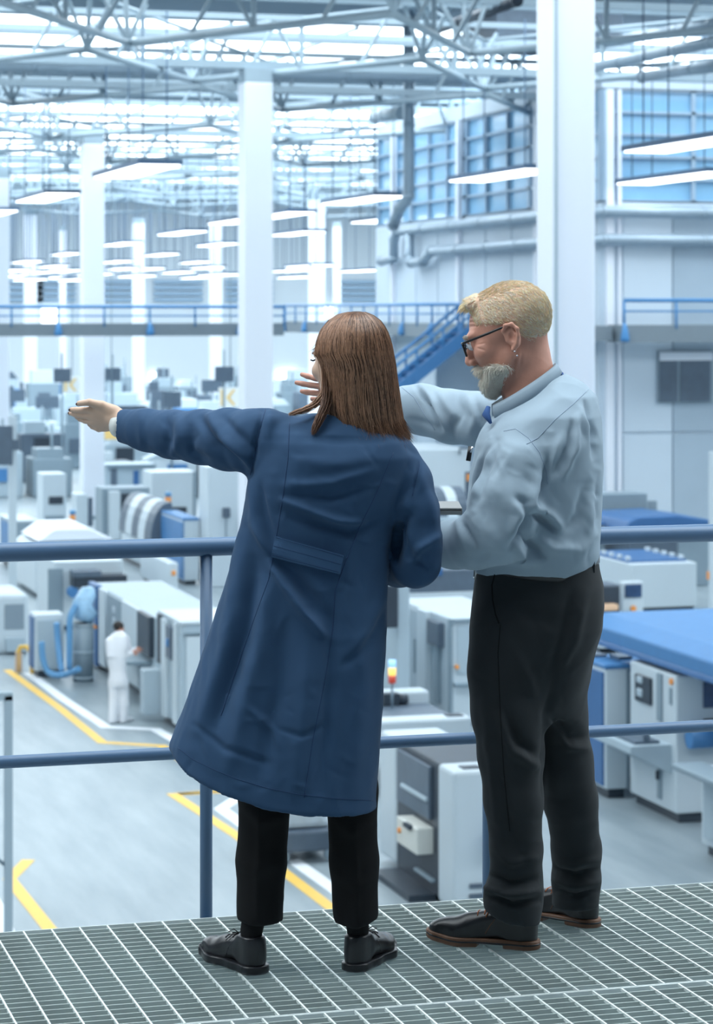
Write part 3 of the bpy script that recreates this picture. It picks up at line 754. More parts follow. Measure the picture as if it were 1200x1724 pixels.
t, g, w, dp, z1 = machine('machining_centre', 'tall white machine with slotted doors and dark handset, between the two people', 'machine', (762, 1225), 880, 668, 1042, feat=[
    ('L', 'door_panel', 0.55, 0.05, 0.98, 0.95, GREYL, 0.03), ('L', 'slot', 0.84, 0.3, 0.87, 0.7, GREYM, 0.05), ('L', 'slot', 0.62, 0.3, 0.65, 0.66, GREYM, 0.05), ('L', 'white_pillar', 0.36, 0.0, 0.52, 1.0, WHITEM, 0.12),
    ('L', 'handset', 0.14, 0.68, 0.34, 0.93, DKGREY, 0.12), ('L', 'handset_cable', 0.2, 0.1, 0.25, 0.68, GREYM, 0.06), ('L', 'corner_trim', 0.0, 0.05, 0.04, 1.0, GREYM, 0.05),
    ('F', 'window', 0.05, 0.45, 0.7, 0.93, GREYL, 0.02), ('F', 'window_trim', 0.0, 0.96, 0.8, 1.0, GREYM, 0.04), ('F', 'ledge', 0.0, 0.33, 0.8, 0.37, GREYM, 0.10)])
b = MB(); b.tube([(g.x + 0.06, g.y - 0.08, FLOOR + 1.05), (g.x + 0.06, g.y, FLOOR + 1.05)], 0.035, 10); b.build('orange_button', ORANGE, t, label='orange round button')
machine('monitor_cabinet', 'grey cabinet with black monitor peeping right of the blue coat', 'machine', (668, 1235), 690, 600, 985, body=GREYL, feat=[('F', 'monitor', -1.3, 0.7, 0.0, 1.0, DARKM, 0.08)])
machine('storage_bench', 'long dark grey bench top behind the white slotted machine', 'machine', (676, 1046), 900, 640, 962, body=DKGREY, feat=[('F', 'lower_front', 0.0, 0.0, 1.0, 0.5, WHITEM, 0.06), ('F', 'blue_box', 0.1, 0.88, 0.3, 1.06, BLUE, 0.05)])
# stack light
q = at(660, 1150, 38.5)
t = thing('stack_light', 'red, amber and blue stack light beside the hem of the blue coat', 'signal lamp', (q.x, q.y, q.z - 0.1))
for i, (m, z) in enumerate(((mat('red_lens', (0.45, 0.06, 0.04), 0.3, emit=0.4), 0), (mat('amber_lens', (0.95, 0.62, 0.15), 0.3, emit=0.9), 0.12), (mat('blue_lens', (0.35, 0.65, 0.95), 0.3, emit=0.6), 0.24))):
    MB().tube([(q.x, q.y, q.z + z), (q.x, q.y, q.z + z + 0.115)], 0.06, 12).build(('red_lens', 'amber_lens', 'blue_lens')[i], m, t)
MB().tube([(q.x, q.y, zt - 0.05), (q.x, q.y, q.z)], 0.02, 8).build('pole', GREYM, t)
t, g, w, dp, z1 = machine('white_cabinet', 'plain white cabinet with a small grab handle, left of the man\'s chest pocket', 'machine', (698, 960), 792, 640, 757, feat=[('F', 'side_door', 0.9, 0.55, 1.0, 0.8, DKGREY, 0.04), ('F', 'amber_panel', 0.92, 0.72, 0.98, 0.78, ORANGE, 0.06)])
b = MB(); b.tube([(g.x + w * 0.78, g.y - 0.1, z1 - 0.15), (g.x + w * 0.78, g.y - 0.1, z1 + 0.02), (g.x + w * 0.95, g.y - 0.1, z1 + 0.02)], 0.03, 6); b.build('grab_handle', DKGREY, t)
def arc_cover(t, gx, gy, w, dpt, z0, n, mats, flip=False):
    """banded curved cover: bands across U, curved in the V-Z plane"""
    for i in range(n):
        x0 = gx + w * i / n; x1 = gx + w * (i + 1) / n; R = []; H = 1.0
        pr = [(gy + dpt * (0.5 - 0.5 * math.cos(math.pi * k / 10)), z0 + 0.75 * math.sin(math.pi * k / 10) ** 0.7) for k in range(11)]
        MB().prism(pr, 'x', x0, x1).build('cover_band', mats[i % len(mats)], t)
t, g, w, dp, z1 = machine('banded_printer', 'machine with dark and white curved bands, left of the man\'s forearm', 'machine', (705, 985), 790, 650, 872, body=GREYL)
arc_cover(t, g.x, g.y + 0.1, w, 1.6, z1, 5, [DKGREY, WHITEM])

# cart with a pale cover between the woman's legs
q = ground(548, 1448); t = thing('parts_cart', 'dark wheeled cart under a pale cover, seen between the woman\'s legs', 'cart', (q.x, q.y, FLOOR))
MB().box(q.x - 0.75, q.y - 0.1, FLOOR + 0.14, q.x + 0.15, q.y + 1.0, FLOOR + 0.42).build('frame', DKGREY, t, bevel=0.04)
MB().prism([(q.x - 0.65, FLOOR + 0.42), (q.x - 0.6, FLOOR + 0.75), (q.x - 0.35, FLOOR + 0.98), (q.x - 0.1, FLOOR + 0.85), (q.x + 0.1, FLOOR + 0.42)], 'y', q.y, q.y + 0.9).build('cover', mat('pale_cloth', (0.55, 0.63, 0.69), 0.8, noise=0.25, nscale=8), t, bevel=0.08)
for x, y in ((-0.6, -0.05), (0.05, -0.05), (-0.6, 0.9), (0.05, 0.9)):
    MB().tube([(q.x + x, q.y + y - 0.04, FLOOR + 0.09), (q.x + x, q.y + y + 0.04, FLOOR + 0.09)], 0.09, 12).build('wheel', GREYM, t)

# ---- left side, aisle
t, g, w, dp, z1 = machine('milling_machine', 'grey machine with dark control screens, behind the worker in white', 'machine', (262, 1196), 390, 158, 1040, body=GREYL, feat=[
    ('L', 'blue_end_panel', 0.86, -0.04, 1.0, 1.02, BLUE, 0.12), ('L', 'white_pillar', 0.74, 0.0, 0.85, 1.0, WHITEM, 0.08), ('L', 'grey_door', 0.5, 0.1, 0.72, 0.98, GREYM, 0.05), ('L', 'white_panel', 0.22, 0.05, 0.48, 1.0, WHITEM, 0.06),
    ('L', 'white_label', 0.58, 0.78, 0.62, 0.86, WHITEM, 0.07), ('L', 'white_label', 0.58, 0.62, 0.62, 0.72, WHITEM, 0.07), ('L', 'orange_lamp', 0.86, 0.45, 0.89, 0.5, ORANGE, 0.15),
    ('L', 'dark_screen', 0.02, 0.52, 0.20, 1.0, DARKM, 0.10), ('L', 'keyboard_shelf', 0.05, 0.42, 0.3, 0.47, GREYM, 0.5)])
t, g, w, dp, z1 = machine('milling_machine', 'nearest grey machine at the aisle, between the worker and the blue coat', 'machine', (304, 1238), 420, 268, 1052, body=GREYL, top=WHITEM, feat=[
    ('L', 'white_pillar', 0.12, 0.0, 0.24, 1.0, WHITEM, 0.05), ('L', 'control_panel', 0.26, 0.62, 0.5, 0.95, DKGREY, 0.08), ('L', 'blue_display', 0.34, 0.74, 0.42, 0.82, BLUEL, 0.11),
    ('L', 'white_door', 0.55, 0.0, 0.78, 0.98, WHITEM, 0.06), ('L', 'dark_opening', 0.84, 0.5, 1.0, 1.0, DARKM, 0.05), ('L', 'lower_box', 0.8, 0.0, 1.0, 0.45, GREYL, 0.35), ('F', 'white_window', 0.08, 0.0, 0.9, 0.88, WHITEM, 0.04), ('F', 'window_trim', 0.04, 0.90, 0.95, 0.93, GREYM, 0.05)])
q = ground(322, 1262); t = thing('blue_trolley', 'small white trolley with a blue edge, half hidden by the blue coat', 'trolley', (q.x, q.y - 1.5, FLOOR))
MB().prism([(q.x - 0.12, FLOOR + 0.9), (q.x + 0.5, FLOOR + 0.9), (q.x + 0.5, FLOOR + 1.3), (q.x + 0.15, FLOOR + 1.2)], 'y', q.y - 1.5, q.y - 0.9).build('hood', WHITEM, t, bevel=0.03)
MB().box(q.x - 0.14, q.y - 1.52, FLOOR + 0.8, q.x + 0.5, q.y - 0.9, FLOOR + 0.9).build('blue_edge', BLUE, t)
MB().box(q.x - 0.05, q.y - 1.45, FLOOR, q.x + 0.45, q.y - 1.0, FLOOR + 0.8).build('body', GREYL, t)
# drum with a pale blue bag
q = ground(140, 1146); t = thing('drum', 'grey upright drum beside the blue hoses', 'drum', (q.x, q.y, FLOOR))
MB().tube([(q.x, q.y, FLOOR), (q.x, q.y, FLOOR + 1.12)], 0.2, 20).build('shell', GREYM, t)
for k in (0.05, 0.55, 1.08): MB().tube([(q.x, q.y, FLOOR + k), (q.x, q.y, FLOOR + k + 0.04)], 0.212, 20).build('hoop', GREYL, t)
b = MB(); b.tube([(q.x, q.y, FLOOR + 1.155), (q.x + 0.05, q.y, FLOOR + 1.3), (q.x - 0.02, q.y, FLOOR + 1.5), (q.x + 0.12, q.y, FLOOR + 1.72), (q.x + 0.2, q.y, FLOOR + 1.8)], [0.17, 0.24, 0.2, 0.17, 0.05], 9)
tag(b.build('plastic_bag', mat('blue_film', (0.33, 0.55, 0.80), 0.3, noise=0.35, nscale=9)), 'crumpled light blue plastic bag on the grey drum', 'bag')
t, g, w, dp, z1 = machine('chip_container', 'small white box machine behind the blue hoses', 'machine', (58, 1142), 108, 50, 1035, side=BLUE, feat=[('F', 'door', 0.1, 0.05, 0.9, 0.9, GREYL, 0.03)])
HOSE = mat('light_blue_hose', (0.13, 0.33, 0.58), 0.4)
def hose(label, pts, r):
    P = [at(*p) for p in pts]; S = []
    for i in range(len(P) - 1):
        p0, p1, p2, p3 = P[max(0, i - 1)], P[i], P[i + 1], P[min(len(P) - 1, i + 2)]
        for k in range(5):
            u = k / 5; S.append(0.5 * ((2 * p1) + (p2 - p0) * u + (2 * p0 - 5 * p1 + 4 * p2 - p3) * u * u + (3 * p1 - p0 - 3 * p2 + p3) * u ** 3))
    S.append(P[-1]); tag(MB().tube(S, r, 10).build('hose', HOSE), label, 'hose')
dh = 48.0
hose('light blue hose curving along the floor, front one of three', [(70, 1080, dh), (72, 1108, dh), (82, 1132, dh), (108, 1136, dh), (133, 1126, dh - 0.3)], 0.06)
hose('light blue hose standing upright in front of the small white box', [(95, 1048, dh + 0.3), (97, 1075, dh + 0.3), (100, 1105, dh + 0.2), (104, 1130, dh + 0.1)], 0.06)
hose('light blue hose rising past the grey drum to the bag', [(117, 1128, dh + 0.2), (117, 1080, dh + 0.2), (118, 1040, dh + 0.2), (127, 1019, dh + 0.3)], 0.06)
q = ground(31, 1132); t = thing('hoop_barrier', 'yellow hoop barrier at the corner of the yellow floor line', 'barrier', (q.x, q.y, FLOOR))
MB().tube([(q.x, q.y, FLOOR), (q.x, q.y, FLOOR + 0.42), (q.x + 0.04, q.y, FLOOR + 0.5), (q.x + 0.14, q.y - 0.1, FLOOR + 0.52), (q.x + 0.22, q.y - 0.2, FLOOR + 0.42), (q.x + 0.24, q.y - 0.24, FLOOR + 0.0)], 0.045, 10).build('hoop', YELLOW, t)
MB().box(q.x - 0.06, q.y - 0.04, FLOOR, q.x + 0.07, q.y + 0.06, FLOOR + 0.4).build('post_guard', mat('tan_guard', (0.62, 0.48, 0.38), 0.6), t)
t, g, w, dp, z1 = machine('vending_kiosk', 'white kiosk with a grey window at the left edge', 'machine', (-8, 1102), 48, -30, 1002, plinth=0, bevel=0.08, feat=[
    ('F', 'window', 0.28, 0.42, 0.86, 0.84, mat('grey_window', (0.25, 0.32, 0.38), 0.3), 0.02), ('F', 'lower_drum', 0.3, 0.04, 0.85, 0.28, GREYL, 0.15)])
t, g, w, dp, z1 = machine('large_printer', 'big white printer with a black tray, above the rail at left', 'machine', (92, 1062), 207, 62, 946, plinth=0.1, feat=[
    ('F', 'paper_tray', 0.22, 0.62, 1.0, 0.80, DARKM, 0.5), ('F', 'tray_lid', 0.22, 0.78, 0.62, 0.88, DKGREY, 0.55), ('F', 'side_slot', -0.1, 0.1, 0.12, 0.9, GREYM, 0.05)])
b = MB(); b.tube([(g.x + w * 0.22, g.y - 0.5, FLOOR + 0.9), (g.x + w * 0.22, g.y - 0.2, FLOOR + 0.9)], 0.12, 14); b.build('blue_cap', BLUEL, t)
q = ground(60, 1008); s_ = 62
t = thing('oval_printer', 'white machine with a sloping raised lid, just above the rail at left', 'machine', (q.x, q.y, FLOOR)); wq = along_u(q, 205); zq = zat(q, 915)
MB().prism([(q.x, FLOOR + 0.1), (q.x, zq - 0.25), (q.x + 0.15, zq - 0.08), (q.x + wq - 0.15, zq - 0.08), (q.x + wq, zq - 0.25), (q.x + wq, FLOOR + 0.1)], 'y', q.y, q.y + 3.5).build('body', WHITEM, t, bevel=0.06)
MB().prism([(q.x + 0.1, zq), (q.x + 0.55, zq + 0.32), (q.x + wq - 0.75, zq + 0.32), (q.x + wq - 0.1, zq)], 'y', q.y + 0.4, q.y + 3.2).build('lid', COLM, t, bevel=0.05)
MB().box(q.x + 0.1, q.y - 0.03, zq - 0.16, q.x + wq - 0.1, q.y, zq - 0.10).build('dark_joint', GREYM, t)
t, g, w, dp, z1 = machine('banded_printer', 'white machine with dark curved bands left of the blue cabinet', 'machine', (256, 968), 275, 203, 915, body=GREYL, feat=[('L', 'white_skirt', 0.0, 0.5, 0.9, 0.9, WHITEM, 0.05)])
for i in range(5):
    a0 = g.y + dp * i / 5; xx = g.x
    pr = [(xx - 0.05 + 0.5 * (1 - math.cos(math.pi / 2 * k / 6)), z1 + 1.1 * math.sin(math.pi / 2 * k / 6)) for k in range(7)] + [(xx + 0.55, z1 + 1.1), (xx + 0.55, z1)]
    MB().prism(pr, 'y', a0, a0 + dp / 5).build('cover_band', (DKGREY, WHITEM)[i % 2], t)
machine('small_cabinet', 'low white cabinet with an orange lamp in front of the bright blue cabinet', 'cabinet', (284, 1008), 300, 236, 948, feat=[('F', 'orange_lamp', 0.3, 0.55, 0.7, 0.72, ORANGE, 0.06)], plinth=0.2)
machine('blue_cabinet', 'tall cabinet with bright blue side, left of the white block and above the rail', 'machine', (308, 985), 334, 272, 876, top=BLUEL, side=BLUEL, feat=[('F', 'corner_trim', 0.0, 0.0, 0.05, 1.0, BLUEL, 0.03)], plinth=0.1)
machine('white_block', 'big plain white block with black switch boxes, touching the left edge of the coat', 'machine', (350, 990), 450, 334, 786, body=WHITEM, plinth=0, feat=[
    ('F', 'switch_box', 0.24, 0.58, 0.36, 0.66, DKGREY, 0.1), ('F', 'cable', 0.29, 0.35, 0.31, 0.58, GREYM, 0.05), ('F', 'switch_box', 0.52, 0.44, 0.8, 0.58, DKGREY, 0.12), ('F', 'switch_box', 0.62, 0.86, 0.72, 0.93, GREYM, 0.1)])
# leaning frame, lower left, near
q = at(14, 1300, 27.5); t = thing('steel_frame', 'pale steel frame with a brace at the lower left edge', 'frame', (q.x, q.y, FLOOR))
zt_ = zat(q, 1172)
for dx in (-0.04, -0.5): MB().box(q.x + dx, q.y, FLOOR, q.x + dx + 0.09, q.y + 0.09, zt_).build('upright', GREYL, t)
for z in (zt_ - 0.05, FLOOR + 0.05): MB().box(q.x - 0.5, q.y, z, q.x + 0.05, q.y + 0.09, z + 0.09).build('cross_bar', GREYL, t)
MB().tube([(q.x - 0.48, q.y + 0.05, FLOOR + 1.5), (q.x + 0.0, q.y + 0.05, FLOOR + 1.05)], 0.02, 6).build('brace', GREYM, t)
# monitor on a pole, far left
q = ground(21, 1025); t = thing('monitor_stand', 'dark monitor on a tall pale pole at the left edge', 'monitor stand', (q.x, q.y, FLOOR)); zt_ = zat(q, 700)
MB().box(q.x - 0.09, q.y - 0.09, FLOOR, q.x + 0.09, q.y + 0.09, zt_).build('pole', WHITEM, t)
MB().box(q.x - 0.6, q.y - 0.2, zat(q, 782), q.x - 0.02, q.y - 0.1, zat(q, 716)).build('screen', DKGREY, t, bevel=0.02)
MB().box(q.x - 0.02, q.y - 0.15, zat(q, 757), q.x + 0.14, q.y, zat(q, 740)).build('bracket', DKGREY, t)

# ---- far rows on the left
t, g, w, dp, z1 = machine('tester_cabinet', 'white cabinet with a small black slot, left of the second big column base', 'machine', (72, 885), 112, 62, 798, feat=[('F', 'display_slot', 0.25, 0.36, 0.85, 0.52, DARKM, 0.05), ('F', 'lower_taper', 0.1, 0.0, 0.9, 0.12, GREYM, 0.04)])
machine('tester_cabinet', 'narrow white cabinet at the foot of the second big column', 'machine', (128, 900), 148, 120, 832, feat=[('F', 'side_slot', 1.0, 0.1, 1.4, 0.9, DKGREY, 0.0)])
t, g, w, dp, z1 = machine('sorter', 'long pale machine with a row of dark openings, right of the second big column', 'machine', (178, 862), 262, 165, 782, body=GREYL, feat=[('F', 'opening', 0.1, 0.4, 0.22, 0.9, DKGREY), ('F', 'opening', 0.55, 0.4, 0.66, 0.85, BLUE), ('F', 'opening', 0.8, 0.3, 0.9, 0.85, GREYM), ('F', 'top_rim', 0, 0.93, 1.0, 1.0, GREYM, 0.1)])
t, g, w, dp, z1 = machine('sorter', 'pale cabinet with a small dark slot, under the woman\'s raised sleeve', 'machine', (256, 915), 330, 240, 795, body=WHITEM, feat=[('F', 'display_slot', 0.45, 0.36, 0.78, 0.47, DARKM, 0.05), ('F', 'side_trim', 0.93, 0.3, 1.0, 1.0, GREYM, 0.05)])
t, g, w, dp, z1 = machine('bottle_filler', 'grey machine with white tubes and dark gaps, right of the second big column foot', 'machine', (172, 925), 252, 160, 822, body=GREYM, feat=[('F', 'white_tube', 0.12, 0.1, 0.34, 0.95, WHITEM, 0.3), ('F', 'dark_gap', 0.4, 0.1, 0.58, 0.9, DARKM, 0.05), ('F', 'white_box', 0.62, 0.5, 0.75, 0.85, WHITEM, 0.1), ('F', 'white_tube', 0.82, 0.1, 0.95, 0.8, WHITEM, 0.2)])
machine('low_bench', 'dark bench in the gap left of the white kiosk top', 'bench', (20, 960), 62, 0, 880, body=GREYM, top=WHITEM, feat=[('L', 'blue_panel', 0.2, 0.2, 0.8, 0.95, BLUEL, 0.04)])
for i, (px, py, d, lab) in enumerate(((122, 868, 72, 'tiny stack light with an orange base, above the big white printer'), (283, 838, 71, 'tiny stack light with an orange base, below the raised sleeve'))):
    q = at(px, py, d); t = thing('stack_light', lab, 'signal lamp', (q.x, q.y, q.z - 0.2))
    MB().tube([(q.x, q.y, q.z - 0.15), (q.x, q.y, q.z + 0.02)], 0.09, 10).build('orange_lens', ORANGE, t); MB().tube([(q.x, q.y, q.z + 0.02), (q.x, q.y, q.z + 0.16)], 0.09, 10).build('blue_lens', HOSE, t)
    MB().tube([(q.x, q.y, FLOOR), (q.x, q.y, q.z - 0.1)], 0.03, 6).build('pole', GREYM, t)
# rows of small far machines between the columns
rf = random.Random(3)
kinds = [GREYL, GREYL, GREYM, GREYM, DKGREY, DKGREY, BLUEL, WHITEM, GREYM]
nm = ['assembly_cell', 'test_rack', 'feeder_unit']
cnt = 0
for row, (py, h) in enumerate(((838, 1.9), (812, 2.2), (790, 2.0), (768, 2.4), (748, 2.2), (732, 2.6), (718, 2.4), (706, 2.6), (697, 2.4))):
    px = -30 + rf.uniform(0, 15); 
    while px < 680:
        d = FPX * 7.2 / (py - HY); s = FPX / d
        wpx = rf.uniform(0.9, 2.0) * s; gap = rf.uniform(0.1, 0.9) * s
        if not (py > 740 and px > 420) and not (130 < px + wpx / 2 < 180 and py > 800):
            g = ground(px, py); w = along_u(g, px + wpx); hh = h * rf.uniform(0.55, 1.15); dd = rf.uniform(1, 2.2)
            if any(g.x - 0.6 < cx_ < g.x + w + 0.6 and g.y - 0.6 < cy_ < g.y + dd + 0.6 for cx_, cy_ in COLS): px += wpx + gap; continue
            m = rf.choice(kinds)
            if row > 6 and m is DKGREY: m = GREYM  # haze put into the colour: farthest rows swap dark grey for grey
            look = {WHITEM: 'white', GREYL: 'pale grey', GREYM: 'grey', DKGREY: 'dark grey', BLUEL: 'blue'}[m]
            k = rf.random()
            tail_ = ' with a hanging monitor' if (k > 0.9 and row < 6) else (' with a mast' if k > 0.6 else (' with a stacked upper unit' if k > 0.35 else (' with a sloped cover' if k < 0.3 else '')))
            side_ = 'at the left edge' if px < 60 else ('left of the second column' if px < 135 else ('by the second column' if px < 200 else ('above the raised sleeve' if px < 330 else ('left of the middle column' if px < 400 else ('by the middle column' if px < 470 else ('by the man\'s fingers' if px < 560 else 'right of the woman\'s hair'))))))
            t = thing(nm[row % 3], '%s machine%s in row %s, %s' % (look, tail_, ('one', 'two', 'three', 'four', 'five', 'six', 'seven', 'eight', 'nine')[row], side_), 'machine', (g.x, g.y, FLOOR), 'far machines, row %s' % ('one', 'two', 'three', 'four', 'five', 'six', 'seven', 'eight', 'nine')[row])
            MB().box(g.x, g.y, FLOOR, g.x + w, g.y + dd, FLOOR + hh).build('body', m, t, bevel=0.05)
            sm = rf.choice([DKGREY, SCREEN, DARKM, BLUEL, GREYM] if row < 3 else [DKGREY, GREYM, BLUEL, GREYM])  # farther rows leave out the blackest colours, haze painted in
            a0 = rf.uniform(0.1, 0.5)
            MB().box(g.x + w * a0, g.y - 0.08, FLOOR + hh * 0.35, g.x + w * (a0 + 0.38), g.y + 0.01, FLOOR + hh * rf.uniform(0.55, 0.92)).build('front_opening', sm, t)
            if k > 0.35: MB().box(g.x + w * 0.1, g.y + 0.1, FLOOR + hh, g.x + w * rf.uniform(0.4, 0.9), g.y + dd * 0.7, FLOOR + hh * 1.25).build('upper_unit', rf.choice([GREYL, GREYM, DKGREY, WHITEM]), t)
            if k > 0.6: MB().tube([(g.x + w * 0.5, g.y + 0.3, FLOOR + hh), (g.x + w * 0.5, g.y + 0.3, FLOOR + hh + 1.3)], 0.06, 6).build('mast', GREYM, t)
            if k > 0.9 and row < 6: MB().box(g.x + w * 0.1, g.y + 0.2, FLOOR + hh + 1.0, g.x + w * 0.9, g.y + 0.3, FLOOR + hh + 1.6).build('hanging_monitor', DKGREY, t)
            if k < 0.3: MB().prism([(g.x, FLOOR + hh), (g.x + w * 0.3, FLOOR + hh * 1.2), (g.x + w * 0.8, FLOOR + hh * 1.2), (g.x + w, FLOOR + hh)], 'y', g.y, g.y + dd).build('sloped_cover', rf.choice([WHITEM, GREYL, DKGREY]), t)
            cnt += 1
        px += wpx + gap
# hanging number signs, blurred lettering strokes in amber
SIGN = mat('sign_white', (0.88, 0.90, 0.88), 0.5)
AMB = mat('sign_amber', (0.92, 0.66, 0.25), 0.5)
for px, py, d, w_, lab in ((122, 648, 110, 0.85, 'white and amber hanging sign above the pointing hand'), (388, 669, 95, 0.9, 'white and amber hanging sign left of the middle column'), (188, 729, 99, 0.6, 'small amber sign below the wrist')):
    q = at(px, py, d); hz = w_ * 0.42
    t = thing('hanging_sign', lab, 'sign', (q.x, q.y, q.z - hz))
    MB().box(q.x - w_ / 2, q.y, q.z - hz, q.x + w_ / 2, q.y + 0.06, q.z + hz).build('board', SIGN if px != 188 else AMB, t)
    MB().box(q.x - w_ * 0.42, q.y - 0.02, q.z - hz * 0.8, q.x - w_ * 0.3, q.y, q.z + hz * 0.8).add([(q.x - w_ * 0.2, q.y - 0.02, q.z), (q.x + w_ * 0.1, q.y - 0.02, q.z + hz * 0.8), (q.x + w_ * 0.22, q.y - 0.02, q.z + hz * 0.8), (q.x - w_ * 0.04, q.y - 0.02, q.z), (q.x + w_ * 0.22, q.y - 0.02, q.z - hz * 0.8), (q.x + w_ * 0.1, q.y - 0.02, q.z - hz * 0.8)], [(0, 1, 2, 3), (0, 3, 4, 5)]).build('amber_mark', AMB, t)
    MB().tube([(q.x, q.y + 0.03, q.z + hz), (q.x, q.y + 0.03, 7.6)], 0.02, 4).build('hanger', GREYM, t)
# hanging monitors on stems between the columns
for px, py, d in ((105, 632, 101), (290, 672, 96), (378, 630, 92), (190, 630, 112)):
    q = at(px, py, d); t = thing('monitor_post', 'blurred dark monitor on a post, ' + {105: 'left of the second big column', 290: 'above the raised sleeve', 378: 'beside the middle column, over the sign', 190: 'right of the second big column'}[px], 'monitor', (q.x, q.y, FLOOR))
    MB().tube([(q.x, q.y + 0.1, FLOOR), (q.x, q.y + 0.1, q.z + 0.9)], 0.05, 6).build('post', GREYM, t)
    MB().box(q.x - 0.35, q.y, q.z - 0.28, q.x + 0.35, q.y + 0.08, q.z + 0.28).build('screen', DKGREY, t)

# ------------------------------------------------------------------ walkway grating, railing
E0 = ground(0, 1570, 0.0); E1 = ground(1200, 1485, 0.0)
EY = (E0.y + E1.y) / 2                                    # far edge of the grating (runs along U)
GRM = mat('galvanised_grating', (0.50, 0.56, 0.54), 0.5, 0.25, noise=0.25, nscale=9, bump=0.15, bscale=120)
GRT = mat('galvanised_rod', (0.72, 0.78, 0.77), 0.45, 0.3, noise=0.2, nscale=14)
def grating(label, y0, y1, xoff):
    X0, X1 = -1.6 + 1.3, 4.9; X0 = -0.2; X1 = 3.9
    t = thing('grating_panel', label, 'grating', (X0, y0, -0.03))
    base = MB(); base.box(0, -0.00125, -0.03, X1 - X0, 0.00125, 0.0)
    me = None; pitch = 0.0410; n = int((y1 - y0) / pitch)
    for i in range(n + 1):
        if me is None:
            o = MB().box(X0, y0 - 0.0016, -0.032, X1, y0 + 0.0016, -0.0008).build('bearing_bar', GRM, t); me = o.data; o.location = (0, 0, 0)
        else:
            o = bpy.data.objects.new('bearing_bar', me); COL.objects.link(o); o.parent = t
        o.location = (0, min(i * pitch, y1 - y0), 0)
    me = None; pitch = 0.0765; x = X0 + xoff; k = 0
    while x < X1:
        if me is None:
            o = MB().box(-0.0022, 0, -0.007, 0.0022, y1 - y0, 0.0).build('cross_rod', GRT); me = o.data; o.parent = t
        else:
            o = bpy.data.objects.new('cross_rod', me); COL.objects.link(o); o.parent = t
        o.location = (x - X0, 0, 0.03); x += pitch; k += 1
    b = MB(); b.box(X0, y1 - 0.002, -0.032, X1, y1 + 0.002, 0.0); b.build('edge_bar', GRT, t)
    b = MB(); b.box(X0, y0 - 0.002, -0.032, X1, y0 + 0.002, 0.0); b.build('edge_bar', GRT, t)
ys = ground(980, 1668, 0.0).y
grating('rear panel of the grey steel grating that both people stand on', ys + 0.004, EY, 0.03)
grating('front panel of the grey steel grating along the bottom of the picture', ys - 1.6, ys - 0.004, 0.062)
flat('trim_6', SLAB, lambda b: [b.box(-0.6, EY - 0.1, -0.25, 4.2, EY, -0.033), b.box(-0.6, ys - 0.05, -0.25, 4.2, ys + 0.05, -0.033), b.box(-0.6, ys - 1.7, -0.25, 4.2, ys - 1.6, -0.033)] + [b.box(x, ys - 1.6, -0.25, x + 0.08, EY, -0.07) for x in (0.2, 2.4, 3.6)])
STEELB = mat('rail_blue_paint', (0.080, 0.155, 0.27), 0.38, noise=0.08, nscale=6, bump=0.05, bscale=60, spec=0.5)
ry = EY + 0.045
def ray_y(px, py, y):
    p = at(px, py, 1.0); d = (p - Vector((0, 0, EYE))); return Vector((0, 0, EYE)) + d * (y / d.y)
rt = ray_y(600, 913.5, ry); rl = ray_y(600, 1252.5, ry)
RT = thing('guard_railing', 'blue tubular guard railing in front of both people', 'railing', (1.0, ry, -0.03))
MB().tube([(-1.2, ry, rt.z), (5.0, ry, rt.z)], 0.0262, 24).build('top_rail', STEELB, RT)
MB().tube([(-1.2, ry, rl.z), (5.0, ry, rl.z)], 0.0175, 20).build('mid_rail', STEELB, RT)
for px in (347, 822):
    q = ray_y(px, 1450, ry)
    MB().tube([(q.x, ry, -0.22), (q.x, ry, rt.z - 0.01)], 0.0175, 20).build('post', STEELB, RT)
    MB().box(q.x - 0.05, ry - 0.045, -0.2, q.x + 0.05, ry + 0.02, -0.06).build('post_bracket', STEELB, RT)
# ------------------------------------------------------------------ people
class Fig:
    """a person's own frame: x right, y away, z up as seen from the camera, origin under the body"""
    def __init__(s, D0, px0, label, name='person'):
        s.D0, s.X0 = D0, (px0 - HX) / FPX * D0
        w = at(px0, HY, D0)
        s.root = thing(name, label, 'person', (w.x, w.y, 0), rz=-YAW)
    def p(s, px, py, dy=0.0):
        D = s.D0 + dy
        return np.array([(px - HX) / FPX * D - s.X0, dy, EYE - (py - HY) / FPX * D])
    def r(s, n, dy=0.0): return n * (s.D0 + dy) / FPX
    def row(s, py, xl, xr, ry, dy=0.0):
        a = s.p(xl, py, dy); b = s.p(xr, py, dy)
        return (a[2], (a[0] + b[0]) / 2, dy, (b[0] - a[0]) / 2, ry)
    def ch(s, pts):
        return [s.p(q[0], q[1], q[3]) for q in pts], [s.r(q[2], q[3]) for q in pts]
    def pix(s, V):
        D = s.D0 + V[:, 1]
        return np.stack([HX + FPX * (V[:, 0] + s.X0) / D, HY + FPX * (EYE - V[:, 2]) / D], 1)
    def cam(s): return np.array([-s.X0, -s.D0, EYE])

